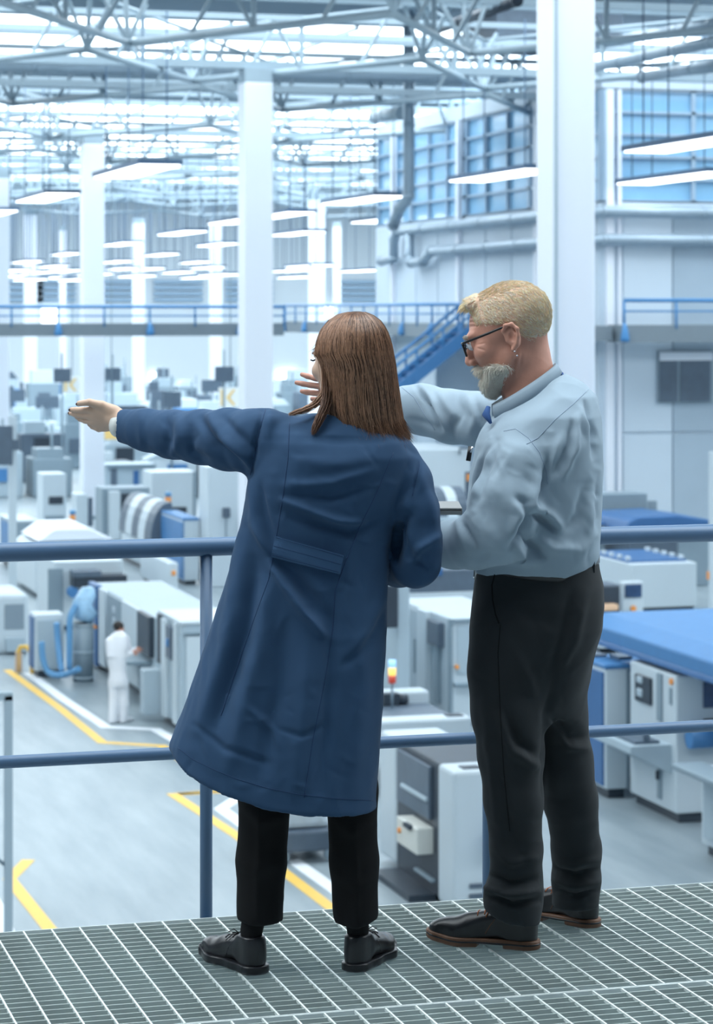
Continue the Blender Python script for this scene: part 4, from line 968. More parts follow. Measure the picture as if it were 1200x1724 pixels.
def seg_dist(Q, pts):
    best = np.full(len(Q), 1e9); tt = np.zeros(len(Q)); pts = np.array(pts, float)
    L = np.linalg.norm(np.diff(pts, axis=0), axis=1); T = L.sum(); acc = 0
    for i in range(len(pts) - 1):
        a, b = pts[i], pts[i + 1]; ab = b - a
        t = np.clip(((Q - a) @ ab) / (ab @ ab), 0, 1)
        d = np.linalg.norm(Q - a - t[:, None] * ab, axis=1); m = d < best
        best[m] = d[m]; tt[m] = (acc + t[m] * L[i]) / T; acc += L[i]
    return best, tt
def fold(fig, V, Q, strokes, wob=0.0014, wscale=26, seed=1, zstretch=0.6, small=None):
    """real creases: rows (points, width px, height mm); only on the side turned to the viewer"""
    N = vnormals(V, Q); C = fig.cam(); view = C - V; view /= np.linalg.norm(view, axis=1)[:, None]
    w = np.clip((N * view).sum(1) * 3.0, 0, 1); px = fig.pix(V)
    px = px + 3.0 * np.stack([vnoise(V, 30, seed + 5), vnoise(V, 30, seed + 6)], 1)
    d = np.zeros(len(V))
    if small:      # many short small creases: (count, x0, x1, y0, y1, mean angle, spread)
        n_, x0, x1, y0, y1, an, sp = small; r = np.random.default_rng(seed + 40)
        for _ in range(n_):
            cx, cy, a, L = r.uniform(x0, x1), r.uniform(y0, y1), an + r.normal(0, sp), r.uniform(14, 46)
            e = np.array([math.cos(a), math.sin(a)]) * L / 2; c = np.array([cx, cy]); m = np.abs(px - c).max(1) < L + 20
            if not m.any(): continue
            dist, t = seg_dist(px[m], [c - e, c + np.array([-e[1], e[0]]) * 0.15, c + e])
            sg = r.uniform(3.6, 6.0); d[m] += r.choice([-1, 1]) * r.uniform(0.9, 2.3) * 0.001 * np.exp(-(dist / sg) ** 2) * np.sin(np.pi * np.clip(t, 0.03, 0.97)) ** 0.7 * w[m]
    for pts, sg, amp in strokes:
        e, t = seg_dist(px, pts)
        d += amp * 0.0019 * np.exp(-(e / sg) ** 2) * np.clip(np.sin(np.pi * np.clip(t * 0.94 + 0.03, 0, 1)), 0, 1) ** 0.5 * w
    Z = V * np.array([1, 1, zstretch])
    n1 = vnoise(Z, wscale, seed); n2 = vnoise(Z, wscale * 2.1, seed + 1)
    d += wob * ((1 - np.abs(n1)) ** 2 * 1.3 + 0.6 * n2)
    return V + N * d[:, None]
def joined(parts):
    Vs, Qs, o = [], [], 0
    for V, Q in parts: Vs.append(V); Qs.append(Q + o); o += len(V)
    return np.concatenate(Vs), np.concatenate(Qs)
def bvh_of(V, Q): return BVHTree.FromPolygons([tuple(v) for v in V], [tuple(int(i) for i in q) for q in Q])
def hit(fig, bvh, px, py, off=0.0):
    c = Vector(fig.cam()); t = Vector(fig.p(px, py, 0)); d = (t - c).normalized()
    h, n, i, dist = bvh.ray_cast(c, d)
    if h is None: return None
    return h - d * off
def interp_line(pts, step=5):
    out = []
    for i in range(len(pts) - 1):
        a, b = np.array(pts[i], float), np.array(pts[i + 1], float); n = max(1, int(np.linalg.norm(b - a) / step))
        out += [a + (b - a) * k / n for k in range(n)]
    return out + [np.array(pts[-1], float)]
def on_surface(fig, bvh, name, pts, r, m, parent, off=0.0005, n=5):
    P = [hit(fig, bvh, a[0], a[1], off) for a in interp_line(pts)]
    P = [q for q in P if q is not None]
    out = [P[0]]
    for q in P[1:]:
        if (q - out[-1]).length < 0.04: out.append(q)
    # in the figure's local frame
    mb = MB(); mb.tube(out, r, n)
    return local_build(mb, name, m, parent)
def local_build(mb, name, m, parent, bevel=0):
    me = bpy.data.meshes.new(name); me.from_pydata([tuple(v) for v in mb.v], [], mb.f)
    me.polygons.foreach_set('use_smooth', mb.smooth)
    bm = bmesh.new(); bm.from_mesh(me); bmesh.ops.recalc_face_normals(bm, faces=bm.faces); bm.to_mesh(me); bm.free()
    me.materials.append(m)
    o = bpy.data.objects.new(name, me); COL.objects.link(o); o.parent = parent
    if bevel:
        md = o.modifiers.new('bevel', 'BEVEL'); md.width = bevel; md.segments = 2
    return o
def patch(fig, bvh, name, quad, m, parent, off=0.002, th=0.003, nu=16, nv=5):
    """a sewn-on cloth piece laid over the surface below it: quad = 4 pixels tl,tr,br,bl"""
    tl, tr, br, bl = [np.array(q, float) for q in quad]; G = []
    for j in range(nv + 1):
        for i in range(nu + 1):
            u, v = i / nu, j / nv
            q = (tl * (1 - u) + tr * u) * (1 - v) + (bl * (1 - u) + br * u) * v
            h = hit(fig, bvh, q[0], q[1], 0); G.append(h if h is not None else (G[-1] if G else Vector((0, 0, 0))))
    # flatten it a little so that it spans the creases
    G = np.array([tuple(g) for g in G]).reshape(nv + 1, nu + 1, 3)
    for _ in range(4): G[:, 1:-1] = (G[:, :-2] + 2 * G[:, 1:-1] + G[:, 2:]) / 4
    c = fig.cam(); d = G - c; d /= np.linalg.norm(d, axis=2)[:, :, None]
    A = G - d * (off + th); B = G + d * 0.004
    k = (nu + 1) * (nv + 1); V = np.concatenate([A.reshape(-1, 3), B.reshape(-1, 3)]); F = []
    idx = lambda i, j: j * (nu + 1) + i
    for j in range(nv):
        for i in range(nu):
            F.append((idx(i, j), idx(i, j + 1), idx(i + 1, j + 1), idx(i + 1, j))); F.append(tuple(k + x for x in F[-1][::-1]))
    for i in range(nu):
        F.append((idx(i, 0), idx(i + 1, 0), k + idx(i + 1, 0), k + idx(i, 0))); F.append((idx(i, nv), k + idx(i, nv), k + idx(i + 1, nv), idx(i + 1, nv)))
    for j in range(nv):
        F.append((idx(0, j), k + idx(0, j), k + idx(0, j + 1), idx(0, j + 1))); F.append((idx(nu, j), idx(nu, j + 1), k + idx(nu, j + 1), k + idx(nu, j)))
    return np_mesh(name, V, np.array(F), m, parent, smooth=False)

def frame(f, up=(0, 0, 1), pitch=0.0, roll=0.0):
    """columns right, forward, up"""
    f = Vector(f).normalized(); u = Vector(up); r = f.cross(u).normalized(); u = r.cross(f).normalized()
    M = Matrix((r, f, u)).transposed()
    M = M @ Matrix.Rotation(-pitch, 3, 'X') @ Matrix.Rotation(roll, 3, 'Y')
    return np.array(M)
def head_field(P, c, R, S=1.0, ears=True):
    q = ((P - c) @ R / S).astype(np.float32)
    qx = q.copy(); qx[:, 0] = np.abs(qx[:, 0])
    f = ell(q, (0, -0.018, 0.032), (0.077, 0.097, 0.083))
    f = smin(f, ell(q, (0, 0.03, -0.03), (0.060, 0.060, 0.083)), 0.03)
    f = smin(f, cap(qx, (0.045, 0.0, -0.058), (0.012, 0.07, -0.098), 0.022, 0.017), 0.025)
    f = smin(f, cap(qx, (0.012, 0.087, 0.016), (0.042, 0.074, 0.018), 0.010), 0.014)
    f = smin(f, cap(q, (0, 0.088, 0.008), (0, 0.107, -0.034), 0.008, 0.0115), 0.010)
    f = smin(f, ell(qx, (0.013, 0.095, -0.040), (0.009, 0.011, 0.008)), 0.006)
    f = smin(f, ell(qx, (0.044, 0.058, -0.028), (0.022, 0.024, 0.020)), 0.02)
    f = smin(f, ell(q, (0, 0.088, -0.061), (0.024, 0.010, 0.0055)), 0.006)
    f = smin(f, ell(q, (0, 0.085, -0.071), (0.020, 0.010, 0.006)), 0.005)
    f = smin(f, ell(q, (0, 0.080, -0.098), (0.020, 0.016, 0.016)), 0.015)
    f = smax(f, -ell(qx, (0.031, 0.099, -0.002), (0.017, 0.014, 0.012)), 0.010)
    f = smin(f, ell(qx, (0.031, 0.078, -0.002), (0.013, 0.0135, 0.0125)), 0.002)
    # ears: back plate, rolled rim, lobe, hollow
    e = ell(qx, (0.079, -0.024, -0.016), (0.006, 0.017, 0.028))
    rim = chain(qx, [(0.080, -0.008, -0.012), (0.083, -0.006, 0.004), (0.086, -0.016, 0.014), (0.089, -0.032, 0.012), (0.090, -0.041, -0.002), (0.088, -0.038, -0.018), (0.083, -0.028, -0.034), (0.079, -0.016, -0.044)], [0.0032, 0.0036, 0.004, 0.004, 0.004, 0.0038, 0.004, 0.0065], 0.004)
    rim = smin(rim, chain(qx, [(0.081, -0.026, 0.004), (0.084, -0.031, -0.012), (0.083, -0.024, -0.027)], [0.0028, 0.003, 0.0028], 0.004), 0.003)
    rim = smin(rim, ell(qx, (0.080, -0.008, -0.020), (0.004, 0.004, 0.006)), 0.004)
    e = smin(e, rim, 0.004)
    e = smax(e, -ell(qx, (0.088, -0.021, -0.016), (0.009, 0.008, 0.012)), 0.003)
    if ears: f = smin(f, e, 0.005)
    return f * S
def hand_field(P, o, d, th, S=1.0, curl=(0.2, 0.2, 0.2, 0.25), fan=(4, 1, -3, -7), thumb=None):
    """o wrist, d finger direction, th thumb-side direction; returns field and the tip frames"""
    d = Vector(d).normalized(); th = Vector(th); th = (th - d * th.dot(d)).normalized(); n = th.cross(d).normalized()
    R = np.array(Matrix((d, th, n)).transposed())
    q = ((P - np.asarray(o)) @ R / S).astype(np.float32)
    f = cap(q, (-0.03, 0, 0), (0.012, 0, 0), 0.024, 0.024) if True else None
    f = smin(f, ell(q, (0.05, 0.004, 0.0), (0.050, 0.040, 0.015)), 0.02)
    f = smin(f, cap(q, (0.02, 0.022, -0.008), (0.052, 0.032, -0.012), 0.015, 0.010), 0.012)
    tips = []
    by = (0.030, 0.011, -0.009, -0.028); bx = (0.084, 0.090, 0.086, 0.076); ln = (0.070, 0.078, 0.072, 0.057)
    for k in range(4):
        a = math.radians(fan[k]); p = Vector((bx[k] - 0.02, by[k] * 0.92, 0)); ang = 0.05; pts = [tuple(p)]
        p = Vector((bx[k], by[k], 0.001)); pts.append(tuple(p)); rs = [0.0095, 0.0092]
        for j, (fr, rr) in enumerate(((0.44, 0.0082), (0.30, 0.0078), (0.26, 0.0066))):
            ang += curl[k]
            p = p + Vector((math.cos(ang) * math.cos(a), math.sin(a), -math.sin(ang))) * ln[k] * fr; pts.append(tuple(p)); rs.append(rr)
        f = smin(f, chain(q, pts, rs, 0.003), 0.005)
        tips.append((Vector(pts[-1]), Vector(pts[-1]) - Vector(pts[-2])))
    tp = thumb or [(0.018, 0.026, -0.006), (0.050, 0.048, -0.006), (0.082, 0.056, -0.006), (0.106, 0.052, -0.006)]
    f = smin(f, chain(q, tp, [0.014, 0.011, 0.0095, 0.0078], 0.004), 0.010)
    tips.append((Vector(tp[-1]), Vector(tp[-1]) - Vector(tp[-2])))
    M = Matrix((d, th, n)).transposed()
    world = [(Vector(o) + M @ (t * S), M @ g.normalized(), M @ Vector((0, 0, 1))) for t, g in tips]
    return f * S, world

SKINW = mat('woman_skin', (0.62, 0.42, 0.31), 0.5, noise=0.10, nscale=30, bump=0.05, bscale=400)
SKINM = mat('man_skin', (0.56, 0.275, 0.20), 0.5, noise=0.22, nscale=22, bump=0.12, bscale=260)
def cloth(name, rgb, noise=0.05, bump=0.12, sheen=0.04, rough=0.85, bscale=900):
    return mat(name, rgb, rough, noise=noise, nscale=14, bump=bump, bscale=bscale, spec=0.25, sheen=sheen, bdist=0.001)
COAT = cloth('blue_work_coat_cotton', (0.024, 0.064, 0.134), noise=0.10)
COATL = cloth('half_belt_cotton', (0.030, 0.076, 0.155), noise=0.08)
COATD = cloth('coat_seam_thread', (0.016, 0.045, 0.11))
SHIRT = cloth('pale_blue_shirt_cotton', (0.29, 0.375, 0.45), noise=0.03)
SHIRTD = cloth('shirt_seam', (0.25, 0.33, 0.43))
NAVY = cloth('navy_collar_trim', (0.04, 0.10, 0.27))
TROUS = cloth('charcoal_trouser_wool', (0.0165, 0.0205, 0.024), noise=0.2)
BLACKC = cloth('black_trouser_cloth', (0.0050, 0.0054, 0.0065), noise=0.2, sheen=0)
LEATHER = mat('black_leather', (0.012, 0.013, 0.016), 0.32, noise=0.3, nscale=40, bump=0.15, bscale=300, spec=0.5)
BROWN = mat('brown_sole_leather', (0.13, 0.062, 0.034), 0.5, noise=0.25, nscale=50)
LACE = mat('rust_lace', (0.35, 0.10, 0.03), 0.7)
BLACKP = mat('black_plastic', (0.01, 0.011, 0.014), 0.3, noise=0.1)
STEEL = mat('polished_steel', (0.6, 0.62, 0.65), 0.25, 0.9, noise=0.05)
GLASS = mat('spectacle_glass', (0.85, 0.92, 1.0), 0.03, noise=0.0, trans=1.0)
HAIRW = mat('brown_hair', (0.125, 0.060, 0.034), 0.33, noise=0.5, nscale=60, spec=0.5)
HAIRW2 = mat('brown_hair_light', (0.34, 0.185, 0.112), 0.30, noise=0.4, nscale=60, spec=0.5)  # lighter strands: tone variation and a painted-in highlight
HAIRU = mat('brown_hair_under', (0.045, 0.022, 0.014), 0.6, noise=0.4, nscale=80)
NAIL = mat('dark_red_nail', (0.07, 0.012, 0.012), 0.2)

def shoe(fig, heel, toe, name, upper_m, sole_m, L, sole_h=0.028, heel_h=0.0, welt=None, laces=None, label=None, ankle_h=0.10, top_r=0.038, wd=1.0):
    """heel, toe: local points on the ground"""
    h = Vector(heel); t = Vector(toe); d = (t - h); d.z = 0; d.normalize(); s = Vector((d.y, -d.x, 0))
    R = np.array(Matrix((s, d, Vector((0, 0, 1)))).transposed()); k = L / 0.29
    def loc(P): return ((P - np.array(h)) @ R / k).astype(np.float32)
    def foot2(q, g=0.0):
        z = np.zeros(len(q), np.float32); p = np.stack([q[:, 0] / wd, q[:, 1], z], 1).astype(np.float32)
        f = cap(p, (0, 0.037, 0), (0.004, 0.10, 0), 0.035, 0.033)
        f = smin(f, cap(p, (0.004, 0.10, 0), (0.003, 0.195, 0), 0.032, 0.045), 0.02)
        f = smin(f, cap(p, (0.003, 0.195, 0), (-0.002, 0.252, 0), 0.043, 0.030), 0.02)
        return f + g
    def upper(P):
        q = loc(P); z = q[:, 2]
        f = ell(q, (0, 0.045, 0.05), (0.036, 0.045, 0.060))
        f = smin(f, cap(q, (0.002, 0.08, 0.060), (0.002, 0.17, 0.042), 0.038, 0.036), 0.025)
        f = smin(f, ell(q, (0, 0.215, 0.030), (0.043, 0.068, 0.034)), 0.025)
        f = smin(f, cap(q, (0, 0.055, 0.055), (0, 0.052, ankle_h), top_r, top_r * 0.95), 0.02)
        f = smax(f, foot2(q, 0.002), 0.006)
        f = np.maximum(f, (sole_h - 0.006) - z)
        rim = ankle_h + 0.10 * (0.05 - q[:, 1]) * 0.0
        f = smax(f, z - rim, 0.004)
        return f * k
    def sole(P, z0, z1, g):
        q = loc(P); z = q[:, 2]
        lift = np.clip((q[:, 1] - 0.19) / 0.09, 0, 1) ** 2 * 0.012
        f = smax(foot2(q, g), np.maximum(z - z1 - lift, z0 + lift - z), 0.004)
        if heel_h:  # arch between heel block and ball
            a = np.maximum(np.maximum(0.085 - q[:, 1], q[:, 1] - 0.15), z - heel_h); f = np.maximum(f, -a)
        return f * k
    C = np.array(h) + np.array(d) * L / 2
    ext = abs(np.array(d)) * L / 2 + abs(np.array(s)) * 0.055 + 0.02
    lo = C - ext; hi = C + ext; lo[2] = -0.004; hi[2] = ankle_h + 0.02
    V, Q = mesh_field(upper, lo, hi, 0.0035); V = relax(V, Q, 1)
    o = np_mesh(name, V, Q, upper_m, fig.root)
    if label: o['label'] = label
    b = bvh_of(V, Q)
    V2, Q2 = mesh_field(lambda P: sole(P, 0.0, sole_h, -0.004), lo, hi, 0.0035); np_mesh('sole', relax(V2, Q2, 1), Q2, sole_m, o)
    if welt:
        V2, Q2 = mesh_field(lambda P: sole(P, sole_h - 0.013, sole_h - 0.006, -0.0052), lo, hi, 0.0025); np_mesh('welt', V2, Q2, welt, o)
    M = Matrix((s, d, Vector((0, 0, 1)))).transposed()
    def T(x, y, z): return h + M @ (Vector((x, y, z)) * k)
    def top(x, y):
        r = b.ray_cast(T(x, y, 0.2), Vector((0, 0, -1))); return (r[0] + Vector((0, 0, 0.001))) if r[0] else T(x, y, 0.08)
    mb = MB()
    for yy in (0.115, 0.133, 0.151): mb.tube([top(-0.020, yy), top(-0.008, yy + 0.002), top(0.008, yy + 0.002), top(0.020, yy)], 0.0017, 5)
    q0 = top(0, 0.112); up = Vector((0, 0, 0.012))
    for sx in (-1, 1):
        a = T(sx * 0.022, 0.12, 0); mb.tube([q0, q0 + up + M @ Vector((sx * 0.014, 0.004, 0)), q0 + up * 0.5 + M @ Vector((sx * 0.026, 0.01, 0)), q0], 0.0014, 5)
        mb.tube([q0, q0 + M @ Vector((sx * 0.016, 0.012, -0.004)), q0 + M @ Vector((sx * 0.03, 0.018, -0.018))], 0.0013, 5)
    local_build(mb, 'laces', laces or upper_m, o)
    on = []
    # stitched facing and collar lines
    for sx in (-1, 1):
        P = [b.ray_cast(T(sx * 0.09, y, z), M @ Vector((-sx, 0, 0))) for y, z in ((0.13, 0.035), (0.118, 0.055), (0.105, 0.072))]
        P = [r[0] for r in P if r[0]]
        if len(P) > 1: on.append(P)
    if on:
        mb = MB()
        for P in on: mb.tube(P, 0.0012, 4)
        local_build(mb, 'stitching', sole_m if welt else upper_m, o)
    return o, T

def strands(name, parent, m, curves, w, seed=0, sides=3):
    """many fine hair strands in one mesh; curves (n, k, 3), w (n,) half widths"""
    C = np.asarray(curves, np.float32); n, k, _ = C.shape
    T = np.gradient(C, axis=1); T /= np.linalg.norm(T, axis=2)[:, :, None] + 1e-9
    ref = np.array([0.3, -0.9, 0.2], np.float32); X = np.cross(T, ref); X /= np.linalg.norm(X, axis=2)[:, :, None] + 1e-9; Y = np.cross(X, T)
    t = np.linspace(0, 1, k); prof = np.minimum(1, (1.02 - t) * 5) * np.minimum(1, 0.5 + t * 6)
    V = []
    for s in range(sides):
        a = 2 * math.pi * s / sides
        V.append(C + (X * math.cos(a) + Y * math.sin(a)) * (np.asarray(w)[:, None] * prof[None, :])[:, :, None])
    V = np.stack(V, 2)                          # n,k,sides,3
    idx = np.arange(n * k * sides).reshape(n, k, sides)
    a = idx[:, :-1, :]; b = idx[:, 1:, :]
    Qd = np.stack([a, np.roll(a, -1, 2), np.roll(b, -1, 2), b], -1).reshape(-1, 4)
    o = np_mesh(name, V.reshape(-1, 3), Qd, m, parent); o['kind'] = 'stuff'
    return o

# =========================================================== the woman in the blue coat
F = Fig(6.35, 515, 'woman in a long blue work coat, pointing left with her whole arm')
R0 = F.root
hc = F.p(582, 603, 0.02); hR = frame((-0.55, 0.835, 0.0), pitch=0.10)
coat_rows = [F.row(*a) for a in (
    (698, 520, 622, 0.055), (712, 472, 655, 0.075), (728, 446, 676, 0.10), (745, 434, 690, 0.115), (770, 427, 700, 0.125), (810, 417, 690, 0.13), (850, 411, 676, 0.127), (880, 407, 664, 0.122), (915, 399, 656, 0.12),
    (950, 390, 653, 0.122), (985, 379, 652, 0.128), (1050, 358, 650, 0.14), (1120, 335, 647, 0.152), (1190, 310, 643, 0.163), (1250, 287, 639, 0.172), (1310, 281, 635, 0.178), (1375, 276, 632, 0.182))]
hem = [(265, 1228), (285, 1257), (320, 1290), (360, 1309), (400, 1324), (450, 1339), (500, 1349), (560, 1356), (632, 1360), (660, 1361)]
hx = np.array([F.p(a, b)[0] for a, b in hem]); hz = np.array([F.p(a, b)[2] for a, b in hem])
lsl = F.ch([(470, 742, 46, 0.0), (432, 744, 53, 0.02), (385, 740, 49, 0.08), (340, 736, 43, 0.14), (290, 731, 38, 0.21), (245, 724, 33, 0.27), (205, 717, 27.5, 0.33)])
rsl = F.ch([(672, 778, 34, 0.0), (690, 812, 35, -0.01), (698, 860, 38, -0.02), (701, 915, 40, -0.02), (700, 948, 38, -0.01), (672, 952, 34, 0.10), (640, 950, 29, 0.27)])
cuff_c = F.p(206, 718, 0.33); cuff_n = (F.p(206, 718, 0.33) - F.p(290, 731, 0.21)); cuff_n /= np.linalg.norm(cuff_n)
def coat_f(P):
    f = rings(P, coat_rows, 2.25)
    z = P[:, 2]; zc = np.interp(P[:, 0], hx, hz)
    inner = [(a[0], a[1], a[2], a[3] - 0.011, a[4] - 0.011) for a in coat_rows[10:]]
    s1 = chain(P, lsl[0], lsl[1], 0.02); s1 = np.maximum(s1, (P - cuff_c) @ cuff_n)
    s2 = chain(P, rsl[0], rsl[1], 0.02)
    f = smin(f, s1, 0.022); f = smin(f, s2, 0.012)
    f = smin(f, ell(P, F.p(450, 712, 0.0), (0.030, 0.05, 0.022)), 0.03)
    f = smax(f, -ell(P, F.p(669, 922, -0.09), (0.014, 0.085, 0.062)), 0.012)
    f = smax(f, zc - z, 0.004)
    hollow = np.maximum(rings(P, inner, 2.25), z - zc - 0.25)
    return np.maximum(f, -hollow)
V, Q = mesh_field(coat_f, F.p(190, 1385, 0.0) * [1, 0, 1] + [-0.02, -0.24, 0], F.p(755, 680, 0) * [1, 0, 1] + [0.02, 0.46, 0.02], 0.0052)
V = relax(V, Q, 2)
coat_folds = [
    ([(482, 818), (560, 812), (630, 792)], 8, 5), ([(480, 834), (560, 838), (625, 822)], 8, -5),
    ([(476, 842), (515, 858), (565, 876), (610, 880)], 7, 8), ([(474, 862), (530, 885), (590, 896), (640, 875)], 10, -8),
    ([(456, 945), (478, 985), (512, 1032), (548, 1072)], 8, 11), ([(474, 944), (502, 975), (530, 1015), (556, 1052)], 12, -10),
    ([(505, 722), (560, 742), (640, 738)], 18, -6), ([(500, 775), (560, 785), (620, 775)], 14, 4),
    ([(422, 815), (430, 870), (452, 925)], 9, 7), ([(438, 815), (446, 870), (462, 915)], 7, -6), ([(425, 880), (445, 912), (460, 935)], 8, 5),
    ([(408, 880), (402, 980), (384, 1090), (335, 1225)], 16, 10), ([(428, 950), (420, 1030), (398, 1120), (362, 1220)], 14, -11),
    ([(452, 985), (440, 1080), (412, 1190), (385, 1290)], 16, 8), ([(482, 1060), (470, 1160), (440, 1310)], 17, -8),
    ([(520, 1080), (512, 1180), (495, 1330)], 15, 5), ([(562, 1000), (556, 1150), (540, 1330)], 13, -7), ([(610, 1000), (606, 1150), (596, 1335)], 18, 6),
    ([(648, 990), (620, 1060), (590, 1100)], 10, 5), ([(645, 1030), (610, 1090), (575, 1120)], 9, -5),
    ([(470, 1228), (505, 1238), (545, 1222)], 5, -3.5), ([(330, 1222), (380, 1262), (450, 1285)], 6, -4), ([(420, 1190), (460, 1230), (470, 1260)], 6, 4),
    ([(352, 698), (378, 738), (422, 780)], 8, 8), ([(338, 704), (364, 748), (416, 796)], 8, -9), ([(375, 700), (405, 735), (430, 760)], 7, -5),
    ([(300, 700), (302, 735), (290, 768)], 8, 5), ([(320, 720), (322, 760), (350, 778)], 7, -6), ([(282, 702), (284, 760)], 6, -4), ([(236, 696), (240, 750)], 8, 4),
    ([(443, 690), (432, 738), (421, 802)], 4.5, -7), ([(455, 700), (452, 740)], 8, 4),
    ([(705, 800), (725, 860), (736, 925)], 9, 5), ([(692, 862), (672, 892), (664, 935)], 9, -10), ([(688, 950), (706, 922), (736, 902)], 7, 7), ([(676, 905), (690, 935), (722, 962)], 7, -6),
    ([(704, 778), (697, 815), (688, 850)], 4, -5), ([(660, 860), (680, 850), (700, 820)], 8, 4)]
V = fold(F, V, Q, coat_folds, wob=0.0020, wscale=20, seed=3, small=(150, 215, 735, 700, 1350, 0.5, 0.8))
coat = np_mesh('work_coat', V, Q, COAT, R0); coatB = bvh_of(V, Q)
for pts in ([(487, 712), (485, 770), (477, 830), (469, 880), (460, 935), (452, 975), (425, 1050), (397, 1130), (372, 1205)],
            [(662, 762), (634, 830), (604, 890), (580, 950), (564, 995), (560, 1060), (546, 1150), (526, 1250), (512, 1343)],
            [(447, 690), (438, 720), (430, 760), (421, 800)], [(707, 778), (702, 800), (694, 835)]):
    on_surface(F, coatB, 'seam', pts, 0.0014, COATD, coat, off=-0.0003)
on_surface(F, coatB, 'hem_stitching', [(300, 1259), (325, 1279), (365, 1298), (400, 1312), (450, 1327), (500, 1337), (560, 1344), (628, 1348)], 0.0012, COATD, coat, off=-0.0002)
hb_ = patch(F, coatB, 'half_belt', [(463, 902), (579, 935), (572, 967), (456, 938)], COATL, coat, off=0.006, th=0.006)
bb_ = bvh_of(np.array([v.co[:] for v in hb_.data.vertices]), [list(p.vertices) for p in hb_.data.polygons])
for q_ in ([(465, 905), (577, 937)], [(459, 934), (570, 963)], [(461, 919), (574, 950)]): on_surface(F, bb_, 'belt_stitching', q_, 0.0008, COATD, coat, off=-0.0001)
# collar of the coat, mostly under the hair
mb = MB(); cc = F.p(585, 700, 0.02); lo_, hi_ = [], []
for k in range(25):
    a = 2 * math.pi * k / 24
    lo_.append(cc + np.array([0.078 * math.cos(a), 0.07 * math.sin(a), -0.015])); hi_.append(cc + np.array([0.068 * math.cos(a), 0.062 * math.sin(a), 0.035]))
vs = lo_ + hi_ + [v * 1.0 + np.array([0, 0, 0]) for v in hi_]
vs = lo_ + hi_; mb.add(vs, [(i, i + 1, 25 + i + 1, 25 + i) for i in range(24)], True)
co = local_build(mb, 'collar', COAT, coat); md = co.modifiers.new('solid', 'SOLIDIFY'); md.thickness = 0.004

# body: head, neck, pointing hand fine, the rest under the clothes coarser, one mesh
wd = F.p(116, 706, 0.42) - F.p(207, 708, 0.345)
hand_o = F.p(203, 707, 0.345)
def wh_f(P): return hand_field(P, hand_o, wd, (0.0, -0.5, 0.87), S=1.0, curl=(0.05, 0.10, 0.16, 0.3), fan=(-5, -2, 2, 4), thumb=[(0.012, 0.022, -0.004), (0.045, 0.045, 0.0), (0.080, 0.055, 0.004), (0.112, 0.052, 0.006)])
def whand(P):
    f, _ = wh_f(P); return smin(f, cap(P, hand_o, F.p(240, 722, 0.28), 0.025, 0.030), 0.01)
tips = wh_f(np.zeros((1, 3), np.float32))[1]
def whead(P):
    f = head_field(P, hc, hR, 0.98, False)
    return smin(f, cap(P, hc + np.array([0.01, -0.02, -0.07]), F.p(585, 735, 0.0), 0.052, 0.058), 0.02)
rh = F.p(600, 935, 0.42)
def wcore(P):
    f = cap(P, F.p(520, 790, 0), F.p(640, 800, 0), 0.085)
    f = smin(f, cap(P, F.p(560, 800, 0), F.p(530, 1000, 0), 0.10, 0.10), 0.05)
    f = smin(f, cap(P, F.p(480, 1030, 0), F.p(570, 1030, 0), 0.085), 0.05)
    f = smin(f, cap(P, F.p(585, 735, 0), F.p(575, 800, 0), 0.055, 0.07), 0.03)
    f = smin(f, chain(P, [F.p(470, 745, 0), F.p(330, 735, 0.16), F.p(225, 718, 0.30)], [0.05, 0.038, 0.027], 0.02), 0.03)
    f = smin(f, chain(P, [F.p(675, 800, 0), F.p(708, 935, 0.0), rh], [0.036, 0.03, 0.025], 0.02), 0.03)
    for x0, x1 in ((455, 437), (585, 595)):
        f = smin(f, chain(P, [F.p(x0, 1050, 0), F.p((x0 + x1) / 2, 1340, 0), F.p(x1, 1520, 0)], [0.075, 0.045, 0.03], 0.02), 0.03)
    g, _ = hand_field(P, rh, (-0.75, 0.5, 0.0), (0, 0.3, 1), S=0.95, curl=(0.5, 0.5, 0.5, 0.5))
    return smin(f, g, 0.01)
hb = np.array([0.15, 0.15, 0.17])
parts = [mesh_field(whead, hc - hb - [0, 0, 0.05], hc + hb, 0.004), mesh_field(whand, hand_o - [0.21, 0.12, 0.09], hand_o + [0.08, 0.17, 0.09], 0.0023), mesh_field(wcore, F.p(200, 1640, 0) * [1, 0, 1] - [0.05, 0.2, 0], F.p(760, 700, 0) * [1, 0, 1] + [0, 0.6, 0], 0.012)]
V, Q = joined([(relax(v, q, 1), q) for v, q in parts])
body = np_mesh('body', V, Q, SKINW, R0)
for (t, g, n) in tips:
    mb = MB(); c = t + g * 0.0025 + n * 0.0045; u = g.cross(n).normalized(); vs = []; fs = []
    for i, (a, h) in enumerate(((1.0, 0.0), (0.8, 0.0014), (0.0, 0.002))):
        for k in range(12):
            th = 2 * math.pi * k / 12; vs.append(c + g * (0.0068 * a * math.cos(th)) + u * (0.0052 * a * math.sin(th)) + n * h)
    fs = [(i * 12 + k, i * 12 + (k + 1) % 12, i * 12 + 12 + (k + 1) % 12, i * 12 + 12 + k) for i in range(2) for k in range(12)] + [tuple(range(12))[::-1]]
    mb.add([tuple(v) for v in vs], fs, True); local_build(mb, 'fingernail', NAIL, body)
# shirt cuff
cu = MB(); q0, q1 = F.p(214, 718, 0.325), F.p(200, 715, 0.35)
cu.tube([q0, (q0 + q1) / 2, q1], [0.035, 0.0345, 0.0345], 20, cap=False)
co = local_build(cu, 'shirt_cuff', mat('white_shirt_cotton', (0.62, 0.64, 0.62), 0.8), R0); md = co.modifiers.new('s', 'SOLIDIFY'); md.thickness = 0.003
co['label'] = 'off-white shirt cuff'
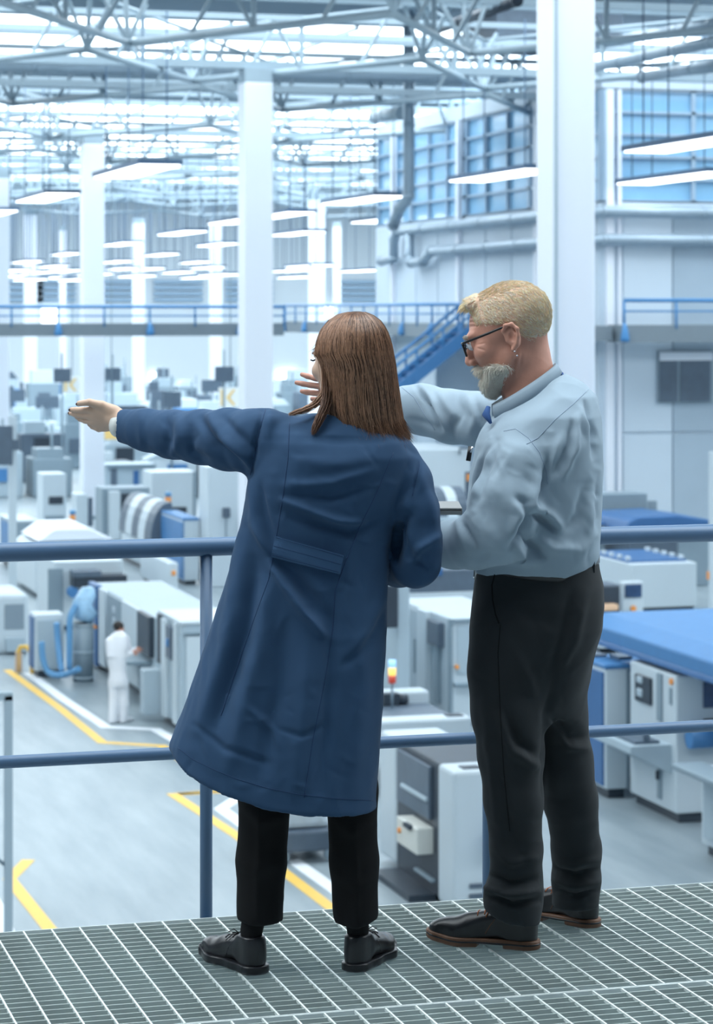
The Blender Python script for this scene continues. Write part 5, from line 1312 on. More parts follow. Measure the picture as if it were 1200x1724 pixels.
# eye on the turned cheek side, lashes, brow
def hp(c, R, S, x, y, z): return Vector(c + R @ np.array([x, y, z]) * S)
for sx in (-1, 1):
    mb = MB(); mb.tube([hp(hc, hR, 0.98, sx * 0.018, 0.094, 0.000), hp(hc, hR, 0.98, sx * 0.031, 0.096, 0.005), hp(hc, hR, 0.98, sx * 0.046, 0.088, 0.001), hp(hc, hR, 0.98, sx * 0.052, 0.090, 0.004)], 0.0022, 6); local_build(mb, 'eyelashes', BLACKP, body)
    mb = MB(); mb.tube([hp(hc, hR, 0.98, sx * 0.012, 0.099, 0.019), hp(hc, hR, 0.98, sx * 0.03, 0.095, 0.025), hp(hc, hR, 0.98, sx * 0.05, 0.080, 0.020)], 0.003, 6); local_build(mb, 'eyebrow', HAIRW, body)
mb = MB(); mb.tube([hp(hc, hR, 0.98, -0.02, 0.092, -0.066), hp(hc, hR, 0.98, 0, 0.099, -0.066), hp(hc, hR, 0.98, 0.02, 0.092, -0.066)], [0.003, 0.005, 0.003], 8); local_build(mb, 'lips', mat('lip_red', (0.35, 0.10, 0.09), 0.4), body)

# trousers, socks, shoes
wl = [F.ch([(448, 1020, 60, 0.0), (447, 1330, 44, 0.0), (440, 1450, 40.5, 0.0), (436, 1570, 38.5, 0.0)]), F.ch([(560, 1020, 62, 0.0), (591, 1330, 43, 0.0), (596, 1450, 39.5, 0.0), (600, 1570, 37.5, 0.0)])]
def wtr(P):
    f = chain(P, *wl[0], 0.02); f = smin(f, chain(P, *wl[1], 0.02), 0.012)
    f = smin(f, cap(P, F.p(470, 1010, 0), F.p(555, 1010, 0), 0.085), 0.03)
    xx = np.array([F.p(a, 1500)[0] for a in (390, 436, 480, 560, 600, 640)]); zz = np.array([F.p(0, b)[2] for b in (1547, 1551, 1549, 1549, 1556, 1544)])
    return np.maximum(f, np.interp(P[:, 0], xx, zz) - P[:, 2] + 0.25 * P[:, 1] * 0)
V, Q = mesh_field(wtr, F.p(380, 1565, 0) * [1, 0, 1] - [0, 0.15, 0], F.p(650, 960, 0) * [1, 0, 1] + [0, 0.15, 0], 0.008)
V = fold(F, relax(V, Q, 2), Q, [([(410, 1350), (440, 1385), (480, 1375)], 10, 4), ([(400, 1450), (430, 1465), (470, 1450)], 9, 3), ([(560, 1360), (590, 1400), (630, 1390)], 10, 4), ([(565, 1470), (600, 1490), (632, 1480)], 9, 3), ([(437, 1340), (434, 1545)], 5, 3), ([(596, 1365), (600, 1550)], 5, 3)], wob=0.0012, seed=9)
np_mesh('trousers', V, Q, BLACKC, R0)
def gp(fig, px, py):
    D = FPX * EYE / (py - HY); return np.array([(px - HX) / FPX * D - fig.X0, D - fig.D0, 0])
h1 = gp(F, 441, 1642); t1 = gp(F, 362, 1612)
_, TL = shoe(F, h1, h1 + (t1 - h1) / np.linalg.norm(t1 - h1) * 0.27, 'shoe', LEATHER, BLACKP, 0.268, sole_h=0.024, laces=BLACKP, wd=1.08)
def sock(fig, T, px, py, dy, r, m):
    mb = MB(); a = Vector(fig.p(px, py, dy)); b = T(0, 0.052, 0.11); c = T(0, 0.055, 0.05); mb.tube([a, (a + b) / 2, b, c], [r, r * 0.93, r * 0.84, r * 0.66], 20); local_build(mb, 'sock', m, fig.root)
sock(F, TL, 436, 1500, 0, 0.034, BLACKC)
h1 = gp(F, 590, 1638)
_, TR = shoe(F, h1, h1 + np.array([0.40, 0.92, 0]) * 0.27, 'shoe', LEATHER, BLACKP, 0.262, sole_h=0.024, laces=BLACKP, wd=1.05)
sock(F, TR, 594, 1500, 0, 0.034, BLACKC)

# hair: solid under-form and strands that follow it
hr = [F.row(*a) for a in ((524, 590, 612, 0.012), (530, 568, 627, 0.04), (540, 553, 640, 0.07), (555, 541, 650, 0.09), (575, 533, 657, 0.102), (597, 531, 661, 0.108), (612, 541, 664, 0.108), (650, 545, 669, 0.104), (690, 545, 674, 0.098), (720, 552, 679, 0.092), (742, 562, 683, 0.085))]
HZ = np.array(sorted([(r[0], r[1], r[2] + 0.015, r[3], r[4]) for r in hr]))
def hair_at(th, z, k=1.0):
    cx, cy, rx, ry = (np.interp(z, HZ[:, 0], HZ[:, i]) for i in (1, 2, 3, 4))
    n = 2.2; den = (np.abs(np.cos(th)) ** n + np.abs(np.sin(th)) ** n) ** (1 / n)
    return np.stack([cx + rx * k * np.cos(th) / den, cy + ry * k * np.sin(th) / den, z], -1)
fdir = math.atan2(0.835, -0.55)
def hair_f(P):
    f = rings(P, [(r[0], r[1], r[2], r[3] - 0.006, r[4] - 0.006) for r in HZ[1:]], 2.2)
    # open the face side
    q = (P - hc) @ hR
    open_ = np.maximum(np.maximum(0.028 - q[:, 1], q[:, 2] - 0.02), np.abs(q[:, 0]) - 0.075 - 0.0 * q[:, 2])
    f = smax(f, -open_, 0.01)
    return f
V, Q = mesh_field(hair_f, F.p(515, 760, 0) * [1, 0, 1] - [0, 0.13, 0], F.p(700, 515, 0) * [1, 0, 1] + [0, 0.16, 0], 0.006)
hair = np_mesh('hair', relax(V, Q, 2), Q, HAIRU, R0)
def make_strands(n, seed, th_lo, th_hi, z_end_px, kk=(0.97, 1.02), wave=0.003):
    r = np.random.default_rng(seed); K = 18
    th = r.uniform(th_lo, th_hi, n); ze = np.array([F.p(0, v)[2] for v in r.normal(z_end_px, 6, n)])
    z0 = HZ[-1, 0] - 0.002
    t = np.linspace(0, 1, K) ** 1.3; k = r.uniform(*kk, n)
    C = np.zeros((n, K, 3)); part = r.normal(0, 0.15, n)
    ph = r.uniform(0, 6.28, n); fr = r.uniform(1, 3, n); fr2 = r.uniform(3, 6, n); lock = np.sin(th * 9 + 1.3) * 0.5 + np.sin(th * 17) * 0.3
    for j in range(K):
        z = z0 + (ze - z0) * t[j]
        low = np.clip((t[j] - 0.55) / 0.45, 0, 1)
        a = th + part * (1 - t[j]) * 0.4 + 0.05 * np.sin(ph + fr * t[j] * 3) + low * 0.05 * np.sin(th * 23)
        p = hair_at(a, np.maximum(z, HZ[0, 0]), 1)
        c = np.stack([np.interp(z, HZ[:, 0], HZ[:, 1]), np.interp(z, HZ[:, 0], HZ[:, 2])], -1)
        s = k + lock * 0.015 + low * lock * 0.035 + wave * np.sin(ph * 3 + fr2 * t[j] * 4)
        q = np.concatenate([c + (p[:, :2] - c) * s[:, None], z[:, None]], 1)
        C[:, j] = q
    # ends curl slightly
    curl = r.normal(0, 0.010, (n, 3)); curl[:, 2] = np.abs(curl[:, 2]) * 0.5
    C[:, -1] += curl; C[:, -2] += curl * 0.4
    return C
back_lo, back_hi = fdir - 2 * math.pi + 0.95, fdir - 0.95
o = strands('hair_strands', hair, HAIRW, make_strands(5200, 11, back_lo, back_hi, 744), rng.uniform(0.0005, 0.0011, 5200))
o = strands('hair_strands', hair, HAIRW2, make_strands(2000, 12, back_lo, back_hi, 744, kk=(0.99, 1.03)), rng.uniform(0.0004, 0.0008, 2000))
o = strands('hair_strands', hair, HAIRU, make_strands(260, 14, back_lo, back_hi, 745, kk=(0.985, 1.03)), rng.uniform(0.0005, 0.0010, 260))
bang = make_strands(700, 13, fdir - 1.1, fdir + 1.1, 597, kk=(0.97, 1.02)); strands('fringe', hair, HAIRW, bang, rng.uniform(0.0009, 0.0016, 700))
# loose front lock swept over the shoulder
r = np.random.default_rng(5); n = 260; base = [F.p(547, 600, -0.02), F.p(549, 640, -0.03), F.p(545, 665, -0.04), F.p(525, 684, -0.05), F.p(505, 692, -0.06), F.p(487, 697, -0.07)]
base2 = [F.p(549, 600, -0.02), F.p(552, 650, -0.04), F.p(549, 680, -0.06), F.p(540, 700, -0.08), F.p(533, 715, -0.09), F.p(527, 730, -0.095)]
def lock(base, n, sp0, sp1, seed):
    r = np.random.default_rng(seed); B = np.array(base); t = np.linspace(0, 1, 16); C = np.stack([np.interp(t, np.linspace(0, 1, len(B)), B[:, i]) for i in range(3)], -1)
    for _ in range(2): C[1:-1] = (C[:-2] + 2 * C[1:-1] + C[2:]) / 4
    off = r.normal(0, 1, (n, 1, 3)) * (sp0 + (sp1 - sp0) * t)[None, :, None]; return C[None] + off + r.normal(0, 0.0008, (n, 16, 3)) + np.array([[[0, 0, 0]]])
strands('loose_lock', hair, HAIRW2, lock(base, 130, 0.006, 0.0022, 1), rng.uniform(0.0007, 0.0012, 130))
strands('loose_lock', hair, HAIRW, lock(base2, 150, 0.006, 0.003, 2), rng.uniform(0.0007, 0.0012, 150))

# =========================================================== the grey-haired man
G = Fig(6.58, 880, 'grey-haired bearded man in glasses, pale blue shirt and charcoal trousers')
R1 = G.root
mc = G.p(854, 561, 0.05); mR = frame((-0.97, 0.24, 0.0), pitch=0.33); MS = 1.13
srows = [G.row(*a) for a in ((628, 868, 948, 0.075, 0.05), (645, 850, 982, 0.12, 0.05), (668, 836, 1002, 0.165, 0.04), (700, 818, 1010, 0.19, 0.02), (745, 803, 1013, 0.20, 0.0), (800, 792, 1013, 0.20, 0.0), (850, 787, 1011, 0.195, 0.0), (900, 790, 1009, 0.19, 0.0), (930, 796, 1008, 0.183, 0.0), (950, 800, 1005, 0.172, 0.0), (985, 800, 1003, 0.155, 0.0))]
nsl = G.ch([(885, 748, 44, -0.10), (872, 790, 51, -0.15), (852, 850, 56, -0.18), (838, 893, 54, -0.18), (800, 912, 43, -0.14), (765, 916, 37, -0.06), (738, 918, 34, 0.02)])
fsl = G.ch([(955, 700, 44, 0.18), (880, 705, 45, 0.27), (810, 706, 43, 0.33), (760, 701, 41, 0.38), (712, 690, 39, 0.43), (668, 682, 33, 0.47)])
fc = G.p(672, 683, 0.47); fn_ = G.p(672, 683, 0.47) - G.p(760, 701, 0.38); fn_ /= np.linalg.norm(fn_)
bx = [(780, 962), (805, 957), (850, 946), (900, 951), (940, 955), (975, 944), (1006, 930), (1030, 925)]
bX = np.array([G.p(a, b)[0] for a, b in bx]); bZ = np.array([G.p(a, b)[2] for a, b in bx])
nkA, nkB = G.p(946, 625, 0.05), G.p(826, 704, 0.05)
def shirt_f(P):
    f = rings(P, srows, 2.15)
    zn = nkB[2] + (P[:, 0] - nkB[0]) * (nkA[2] - nkB[2]) / (nkA[0] - nkB[0]) - 0.004 - 0.32 * np.maximum(np.abs(P[:, 1] - 0.05) - 0.075, 0)
    f = smax(f, P[:, 2] - zn, 0.02)
    f = smax(f, np.interp(P[:, 0], bX, bZ) - 0.022 - P[:, 2], 0.02)
    s = chain(P, nsl[0], nsl[1], 0.03); f = smin(f, s, 0.014)
    s = np.maximum(chain(P, fsl[0], fsl[1], 0.03), (P - fc) @ fn_); f = smin(f, s, 0.03)
    return f
V, Q = mesh_field(shirt_f, G.p(655, 990, 0) * [1, 0, 1] - [0.02, 0.36, 0], G.p(1030, 610, 0) * [1, 0, 1] + [0.03, 0.58, 0.02], 0.0052)
V = relax(V, Q, 2)
shirt_folds = [
    ([(896, 866), (918, 882), (934, 893)], 5, -12), ([(890, 850), (925, 868), (948, 892)], 7, 7), ([(880, 892), (893, 915), (912, 938)], 7, -12), ([(868, 915), (880, 940), (905, 948)], 8, 8), ([(905, 905), (930, 925), (975, 925)], 10, 8),
    ([(990, 905), (1003, 870), (1006, 800)], 6, -4), ([(975, 935), (995, 900), (990, 840)], 9, 6), ([(945, 900), (970, 870), (985, 820)], 8, -6),
    ([(962, 712), (955, 752), (930, 800)], 5, -7), ([(972, 700), (968, 752), (948, 805)], 5, 6), ([(986, 676), (997, 720), (1000, 770)], 4.5, -8), ([(978, 690), (990, 740)], 5, 5), ([(945, 735), (930, 775), (922, 815)], 7, 5),
    ([(925, 770), (920, 805), (903, 850)], 6, -12), ([(905, 800), (895, 840), (885, 870)], 8, 7),
    ([(872, 838), (884, 846), (888, 868), (872, 905), (860, 920)], 6, -11), ([(862, 845), (872, 865), (862, 900)], 8, 8),
    ([(838, 745), (815, 800), (800, 850)], 8, -6), ([(828, 742), (806, 795), (792, 850)], 6, 6), ([(865, 755), (840, 800), (825, 840)], 10, 5), ([(850, 770), (830, 810)], 7, -4),
    ([(780, 882), (788, 900), (800, 920)], 5, -7), ([(770, 875), (776, 900), (784, 925)], 6, 5), ([(800, 870), (830, 900), (850, 930)], 12, 4), ([(760, 935), (800, 940), (850, 930)], 8, -3),
    ([(700, 652), (722, 680), (744, 722)], 4, -8), ([(708, 652), (732, 682), (756, 728)], 6, 7), ([(768, 662), (772, 700), (760, 735)], 8, -6), ([(785, 668), (800, 700), (790, 735)], 8, 6), ([(740, 665), (765, 700)], 8, 5), ([(800, 680), (820, 720)], 6, -6),
    ([(690, 705), (715, 712), (740, 722)], 5, -3)]
V = fold(G, V, Q, shirt_folds, wob=0.0022, wscale=18, seed=21, small=(80, 680, 1010, 660, 950, 1.1, 0.7))
shirt = np_mesh('shirt', V, Q, SHIRT, R1); shB = bvh_of(V, Q)
for pts in ([(886, 748), (905, 738), (935, 706), (965, 680), (990, 656)], [(848, 726), (868, 722), (890, 738), (908, 762), (920, 795), (922, 815)], [(676, 652), (696, 668), (716, 700), (732, 724)]):
    on_surface(G, shB, 'seam', pts, 0.0013, SHIRTD, shirt, off=-0.0002)
# folded cuff of the far sleeve, cuff of the near sleeve
# collar
def ring_pt(cx, cy, rx, ry_, tilt, a, fig=G, dy0=0.05):
    x = math.cos(a) * rx; y = math.sin(a) * ry_
    return np.array([x, y, x * tilt])
A = G.p(932, 601, 0.05); B_ = G.p(823, 668, 0.05); C0 = (A + B_) / 2; hx_ = (A[0] - B_[0]) / 2; tl_ = (A[2] - B_[2]) / (2 * hx_)
A2 = G.p(946, 625, 0.05); B2 = G.p(826, 704, 0.05); C1 = (A2 + B2) / 2; hx2 = (A2[0] - B2[0]) / 2; tl2 = (A2[2] - B2[2]) / (2 * hx2)
vs, fs = [], []; n = 40; gap = 0.32
for k in range(n + 1):
    a = math.pi + gap + (2 * math.pi - 2 * gap) * k / n
    top = C0 + np.array([math.cos(a) * hx_, math.sin(a) * 0.082, math.cos(a) * hx_ * tl_ - abs(math.sin(a)) * 0.004])
    low = C1 + np.array([math.cos(a) * hx2, math.sin(a) * 0.106, math.cos(a) * hx2 * tl2 - abs(math.sin(a)) * 0.012])
    stand = C1 + np.array([math.cos(a) * hx2 * 0.86, math.sin(a) * 0.088, math.cos(a) * hx2 * tl2 - 0.018])
    vs += [stand, top, low]
for k in range(n):
    fs += [(3 * k, 3 * k + 3, 3 * k + 4, 3 * k + 1), (3 * k + 1, 3 * k + 4, 3 * k + 5, 3 * k + 2)]
mb = MB(); mb.add(vs, fs, True); co = local_build(mb, 'collar', SHIRT, shirt)
md = co.modifiers.new('sub', 'SUBSURF'); md.levels = md.render_levels = 1; md = co.modifiers.new('s', 'SOLIDIFY'); md.thickness = 0.004
mb = MB(); mb.tube([Vector(vs[3 * k + 2]) * 1.0 + Vector((0, 0, -0.006)) for k in range(18, 36)], 0.004, 8); local_build(mb, 'collar_trim', NAVY, shirt)['label'] = 'navy strip under the collar'
# button placket trim and dark inner collar under the chin
mb = MB(); mb.tube([G.p(822, 685, -0.04), G.p(818, 698, -0.05), G.p(826, 712, -0.07)], [0.006, 0.011, 0.004], 8); local_build(mb, 'collar_lining', NAVY, shirt)
# pocket pen
mb = MB(); mb.tube([G.p(792, 752, -0.12), G.p(788, 776, -0.125)], 0.0065, 10); pen = local_build(mb, 'pen', BLACKP, R1); mb = MB(); mb.tube([G.p(795, 752, -0.126), G.p(792, 762, -0.128)], 0.003, 8); local_build(mb, 'pen_clip', STEEL, pen)

# body
mho = G.p(598, 662, 0.53); mfd = G.p(515, 655, 0.55) - mho
def mh_f(P): return hand_field(P, mho, mfd, (0.0, -0.35, 1.0), S=1.04, curl=(0.10, 0.08, 0.16, 0.25), fan=(5, 0, -6, -10), thumb=[(0.02, 0.026, -0.006), (0.05, 0.045, -0.012), (0.076, 0.052, -0.016), (0.098, 0.050, -0.018)])[0]
def mhand(P): return smin(mh_f(P), cap(P, mho, G.p(690, 684, 0.45), 0.028, 0.033), 0.01)
def mhead(P):
    f = head_field(P, mc, mR, MS, True)
    f = smin(f, cap(P, G.p(880, 590, 0.06), G.p(893, 668, 0.05), 0.070, 0.074), 0.03)
    # folds at the back of the neck and brow lines
    return f
lho = G.p(735, 915, 0.04)
def mcore(P):
    f = cap(P, G.p(895, 790, -0.08), G.p(945, 760, 0.14), 0.06, 0.06)
    f = smin(f, cap(P, G.p(900, 760, 0), G.p(905, 930, 0), 0.13, 0.13), 0.05)
    f = smin(f, cap(P, G.p(893, 640, 0.05), G.p(905, 710, 0.05), 0.068, 0.05), 0.03)
    f = smin(f, chain(P, [G.p(878, 800, -0.1), G.p(842, 890, -0.17), lho], [0.04, 0.038, 0.03], 0.02), 0.03)
    f = smin(f, chain(P, [G.p(945, 725, 0.18), G.p(800, 705, 0.33), G.p(690, 684, 0.45)], [0.06, 0.045, 0.033], 0.02), 0.03)
    f = smin(f, chain(P, [G.p(870, 1020, -0.05), G.p(862, 1300, -0.05), G.p(868, 1500, -0.03)], [0.075, 0.05, 0.035], 0.02), 0.03)
    f = smin(f, chain(P, [G.p(940, 1020, 0.06), G.p(952, 1300, 0.12), G.p(970, 1490, 0.19)], [0.07, 0.04, 0.03], 0.02), 0.03)
    return f
def lhand(P): return smin(hand_field(P, lho, (-0.9, 0.42, 0.03), (-0.2, -0.2, 1), S=1.02, curl=(0.45, 0.5, 0.5, 0.55))[0], cap(P, lho, G.p(760, 916, -0.05), 0.028, 0.032), 0.01)
hb = np.array([0.17, 0.17, 0.17])
parts = [mesh_field(mhead, mc - hb - [0, 0, 0.04], mc + hb, 0.0023), mesh_field(mhand, mho - [0.25, 0.1, 0.1], mho + [0.16, 0.12, 0.1], 0.0032), mesh_field(lhand, lho - [0.22, 0.1, 0.1], lho + [0.06, 0.16, 0.1], 0.004),
         mesh_field(mcore, G.p(680, 1600, 0) * [1, 0, 1] - [0, 0.35, 0], G.p(1030, 620, 0) * [1, 0, 1] + [0, 0.6, 0], 0.013)]
parts = [(relax(v, q, 1), q) for v, q in parts]
hv, hq = parts[0]
# forehead lines, crow's feet, neck creases
def wr(pts, amp, sg=2.2): return (pts, sg, amp)
parts[0] = (fold(G, hv, hq, [wr([(780, 540), (790, 543), (802, 541)], -1.6), wr([(781, 547), (792, 550), (803, 548)], -1.6), wr([(783, 533), (795, 536)], -1.2), wr([(868, 590), (866, 612), (862, 632)], -3, 3), wr([(876, 595), (876, 615)], -1.5, 2.5), wr([(797, 607), (806, 616), (812, 628)], -2, 2.5), wr([(805, 580), (816, 578)], -1, 1.6), wr([(805, 586), (816, 590)], -1, 1.6)], wob=0.0004, wscale=60), hq)
V, Q = joined(parts)
mbody = np_mesh('body', V, Q, SKINM, R1); mB = bvh_of(*parts[0])
H = lambda x, y, z: hp(mc, mR, MS, x, y, z)
for sx in (-1, 1):
    mb = MB(); c = H(sx * 0.031, 0.083, -0.002); me = None
    bm = bmesh.new(); bmesh.ops.create_uvsphere(bm, u_segments=16, v_segments=10, radius=0.0122 * MS); me = bpy.data.meshes.new('eyeball'); bm.to_mesh(me); bm.free()
    me.materials.append(mat('eye_white', (0.75, 0.76, 0.78), 0.2)); me.polygons.foreach_set('use_smooth', [True] * len(me.polygons))
    o = bpy.data.objects.new('eyeball', me); COL.objects.link(o); o.parent = mbody; o.location = c
    mb = MB(); f_ = Vector(mR[:, 1]); mb.tube([c + f_ * 0.0105 * MS, c + f_ * 0.0128 * MS], 0.0055, 12); local_build(mb, 'iris', mat('blue_iris', (0.08, 0.16, 0.22), 0.2), o)
    o.children[0].location = -c
    mb = MB(); mb.tube([H(sx * 0.017, 0.091, 0.006), H(sx * 0.031, 0.0965, 0.0095), H(sx * 0.046, 0.086, 0.005)], 0.0022, 6); local_build(mb, 'eyelid', SKINM, mbody)
mb = MB(); mb.tube([H(-0.022, 0.094, -0.066), H(-0.008, 0.0995, -0.065), H(0.008, 0.0995, -0.065), H(0.022, 0.094, -0.066)], [0.002, 0.004, 0.004, 0.002], 8); local_build(mb, 'lips', mat('man_lips', (0.28, 0.10, 0.08), 0.5), mbody)
# glasses
def gbox(sx):
    pts = []
    for x, z in ((-0.024, 0.014), (0.022, 0.015), (0.025, 0.002), (0.019, -0.017), (-0.017, -0.018), (-0.024, -0.006)): pts.append(H(sx * (0.034 - x * 1.0), 0.108 - 0.25 * abs(0.034 - x) ** 1.2, 0.0 + z - 0.004))
    return pts
gl = MB()
for sx in (-1, 1): gl.tube(gbox(sx), 0.0021, 8, closed=True)
gl.tube([H(-0.012, 0.106, 0.006), H(0, 0.110, 0.008), H(0.012, 0.106, 0.006)], 0.0022, 8)
for sx in (-1, 1): gl.tube([H(sx * 0.058, 0.100, 0.009), H(sx * 0.068, 0.094, 0.008), H(sx * 0.080, 0.03, 0.010), H(sx * 0.0845, -0.005, 0.012), H(sx * 0.086, -0.030, 0.010), H(sx * 0.083, -0.042, -0.004)], [0.003, 0.0034, 0.0036, 0.003, 0.0024, 0.002], 8)
gf = local_build(gl, 'glasses_frame', BLACKP, R1, 0); gf.name = 'glasses'; gf['label'] = 'black-rimmed glasses'
for sx in (-1, 1):
    mb = MB(); P = gbox(sx); f_ = Vector(mR[:, 1]) * 0.0012; mb.add([p for p in P] + [p + f_ for p in P], [tuple(range(6)), tuple(range(6, 12))[::-1]] + [(i, (i + 1) % 6, 6 + (i + 1) % 6, 6 + i) for i in range(6)]); local_build(mb, 'lens', GLASS, gf)
# ear stud
for dz in (0, 0.011):
    bm = bmesh.new(); bmesh.ops.create_icosphere(bm, subdivisions=2, radius=0.0026); me = bpy.data.meshes.new('ear_stud'); bm.to_mesh(me); bm.free(); me.materials.append(STEEL)
    o = bpy.data.objects.new('ear_stud', me); COL.objects.link(o); o.parent = mbody; o.location = H(-0.089, -0.018 - dz * 0.2, -0.050 - dz)

# hair and beard: thin form on the scalp plus short hairs
HM = mat('grey_blond_hair', (0.72, 0.46, 0.32), 0.6, noise=0.25, nscale=50, bump=0.5, bscale=500)
HMb = mat('grey_beard', (0.88, 0.84, 0.78), 0.6, noise=0.35, nscale=60, bump=0.5, bscale=500)
HMs = mat('pale_blond_hair', (0.98, 0.70, 0.44), 0.5, noise=0.3, nscale=60)
HMg = mat('silver_hair', (0.88, 0.78, 0.68), 0.5, noise=0.3, nscale=60)
def q_of(P): return (P - mc) @ mR / MS
def mhair(P):
    q = q_of(P).astype(np.float32); y, z = q[:, 1], q[:, 2]
    f = ell(q, (0, -0.018, 0.032), (0.0782, 0.0985, 0.0848))
    f = smin(f, ell(q, (0, 0.055, 0.088), (0.050, 0.034, 0.022)), 0.02)
    # hairline: forehead, round the ear, nape
    line = np.maximum(y - 0.062 - 0.25 * (z - 0.075), np.interp(y, [-0.12, -0.06, -0.042, -0.022, 0.03, 0.07], [-0.058, -0.052, -0.02, 0.020, 0.028, 0.05]) - z)
    f = smax(f, line, 0.006)
    f = f + 0.0012 * vnoise(q, 160, 4).astype(np.float32)
    return f * MS
V, Q = mesh_field(mhair, mc - [0.15, 0.15, 0.12], mc + [0.15, 0.15, 0.17], 0.0036); V = relax(V, Q, 2)
mh = np_mesh('hair', V, Q, HM, R1)
def fuzz(V, Q, parent, m, n, length, dirf, w, seed, name='short_hairs', lift=0.25):
    r = np.random.default_rng(seed); N = vnormals(V, Q); i = r.integers(0, len(V), n); P = V[i] + r.normal(0, 0.0012, (n, 3)); D = dirf(P) + r.normal(0, 0.28, (n, 3)); Nn = N[i]
    D = D - (D * Nn).sum(1)[:, None] * Nn; D /= np.linalg.norm(D, axis=1)[:, None] + 1e-9
    L = length * r.uniform(0.5, 1.2, n)[:, None]; K = 4; C = np.stack([P + D * L * t + Nn * L * (lift * t - 0.18 * t * t) for t in np.linspace(0, 1, K)], 1)
    return strands(name, parent, m, C, r.uniform(w * 0.6, w, n))
back = mR @ np.array([0, -1, -0.35])
def dirm(P):
    q = q_of(P); d = np.stack([q[:, 0] * 2.0, -0.6 - 2 * q[:, 1] * 0, -(0.75 - q[:, 2] * 6)], -1); d[:, 1] = np.where(q[:, 1] > 0.035, 0.9, -0.7); d[:, 2] = np.where(q[:, 2] > 0.09, 0.0, -0.9)
    return d @ mR.T
fuzz(V, Q, mh, HMs, 12000, 0.013, dirm, 0.0005, 1); fuzz(V, Q, mh, HMg, 9000, 0.011, dirm, 0.0005, 2)
r = np.random.default_rng(8); n = 500; C = []
for i in range(n):
    x = r.uniform(-0.042, 0.042); a = np.array([x, r.uniform(0.045, 0.066), 0.100 - abs(x) * 0.35 + r.normal(0, 0.003)]); L = r.uniform(0.016, 0.032)
    C.append([mc + mR @ (a + np.array([0, L * t, L * (0.45 * t - 0.75 * t * t)]) ) * MS for t in np.linspace(0, 1, 5)])
strands('forelock', mh, HMs, np.array(C), r.uniform(0.0005, 0.0009, n))
def beard(P):
    q = q_of(P).astype(np.float32); qx = q.copy(); qx[:, 0] = np.abs(qx[:, 0])
    f = cap(qx, (0.056, 0.012, -0.045), (0.020, 0.074, -0.100), 0.017, 0.019)
    f = smin(f, cap(qx, (0.050, 0.03, -0.070), (0.0, 0.076, -0.114), 0.018, 0.015), 0.02)
    f = smin(f, cap(qx, (0.0, 0.0915, -0.056), (0.024, 0.082, -0.066), 0.0065, 0.0075), 0.008)
    f = smax(f, q[:, 2] + 0.078 - 0.30 * q[:, 1], 0.006); f = smax(f, -(q[:, 1] - 0.010), 0.008)
    f = smax(f, -ell(q, (0, 0.100, -0.068), (0.018, 0.014, 0.006)), 0.003)
    return (f + 0.0015 * vnoise(q, 150, 2).astype(np.float32)) * MS
V, Q = mesh_field(beard, mc - [0.2, 0.15, 0.22], mc + [0.1, 0.15, 0.02], 0.0036); V = relax(V, Q, 1)
bd = np_mesh('beard', V, Q, HMb, R1)
def dirb(P):
    return np.tile(mR @ np.array([0, 0.35, -1.0]), (len(P), 1))
fuzz(V, Q, bd, HMg, 12000, 0.021, dirb, 0.0006, 3, 'beard_hairs', 0.4)
for sx in (-1, 1):
    C = [];
    for i in range(90):
        x = r.uniform(0.014, 0.05); a = np.array([sx * x, 0.098 - (x - 0.014) * 0.45, 0.018 + r.normal(0, 0.002)]); L = 0.012
        C.append([mc + mR @ (a + np.array([sx * L * t * 0.7, L * 0.3 * t, L * (0.3 * t)])) * MS for t in np.linspace(0, 1, 4)])
    strands('eyebrow', bd, HMg, np.array(C), np.full(90, 0.0007))

# trousers, belt, shoes
trows = [G.row(*a) for a in ((925, 806, 1004, 0.150), (955, 803, 1008, 0.160), (985, 798, 1015, 0.168), (1020, 794, 1016, 0.172), (1060, 792, 1012, 0.17), (1090, 794, 1001, 0.16), (1150, 799, 984, 0.125), (1205, 808, 960, 0.085))]
nl = G.ch([(862, 1060, 62, -0.07), (852, 1130, 60, -0.07), (856, 1200, 59, -0.07), (860, 1270, 54, -0.07), (864, 1345, 48, -0.07), (869, 1430, 42, -0.05), (868, 1480, 42, -0.04), (864, 1510, 47, -0.03), (862, 1560, 47, -0.03)])
fl = G.ch([(940, 1060, 62, 0.06), (928, 1130, 58, 0.07), (928, 1200, 58, 0.07), (944, 1280, 52, 0.09), (960, 1345, 44, 0.12), (970, 1430, 40, 0.18), (970, 1480, 38.5, 0.20), (968, 1540, 38, 0.21)])
tx = [G.p(a, 1500)[0] for a in (800, 815, 850, 912)]; tz = [G.p(0, b, -0.03)[2] for b in (1522, 1530, 1546, 1556)]
tz2 = G.p(0, 1526, 0.21)[2]
def mtr(P):
    f = rings(P, trows, 2.2)
    f = smax(f, P[:, 2] - (np.interp(P[:, 0], bX, bZ) + 0.01), 0.006)
    a = np.maximum(chain(P, nl[0], nl[1], 0.02), np.interp(P[:, 0], tx, tz) - P[:, 2]); b = np.maximum(chain(P, fl[0], fl[1], 0.02), tz2 - P[:, 2])
    legs = smin(a, b, 0.016)
    return smin(f, legs, 0.05)
V, Q = mesh_field(mtr, G.p(780, 1575, 0) * [1, 0, 1] - [0.02, 0.26, 0], G.p(1030, 915, 0) * [1, 0, 1] + [0.03, 0.30, 0.02], 0.0065)
V = relax(V, Q, 2)
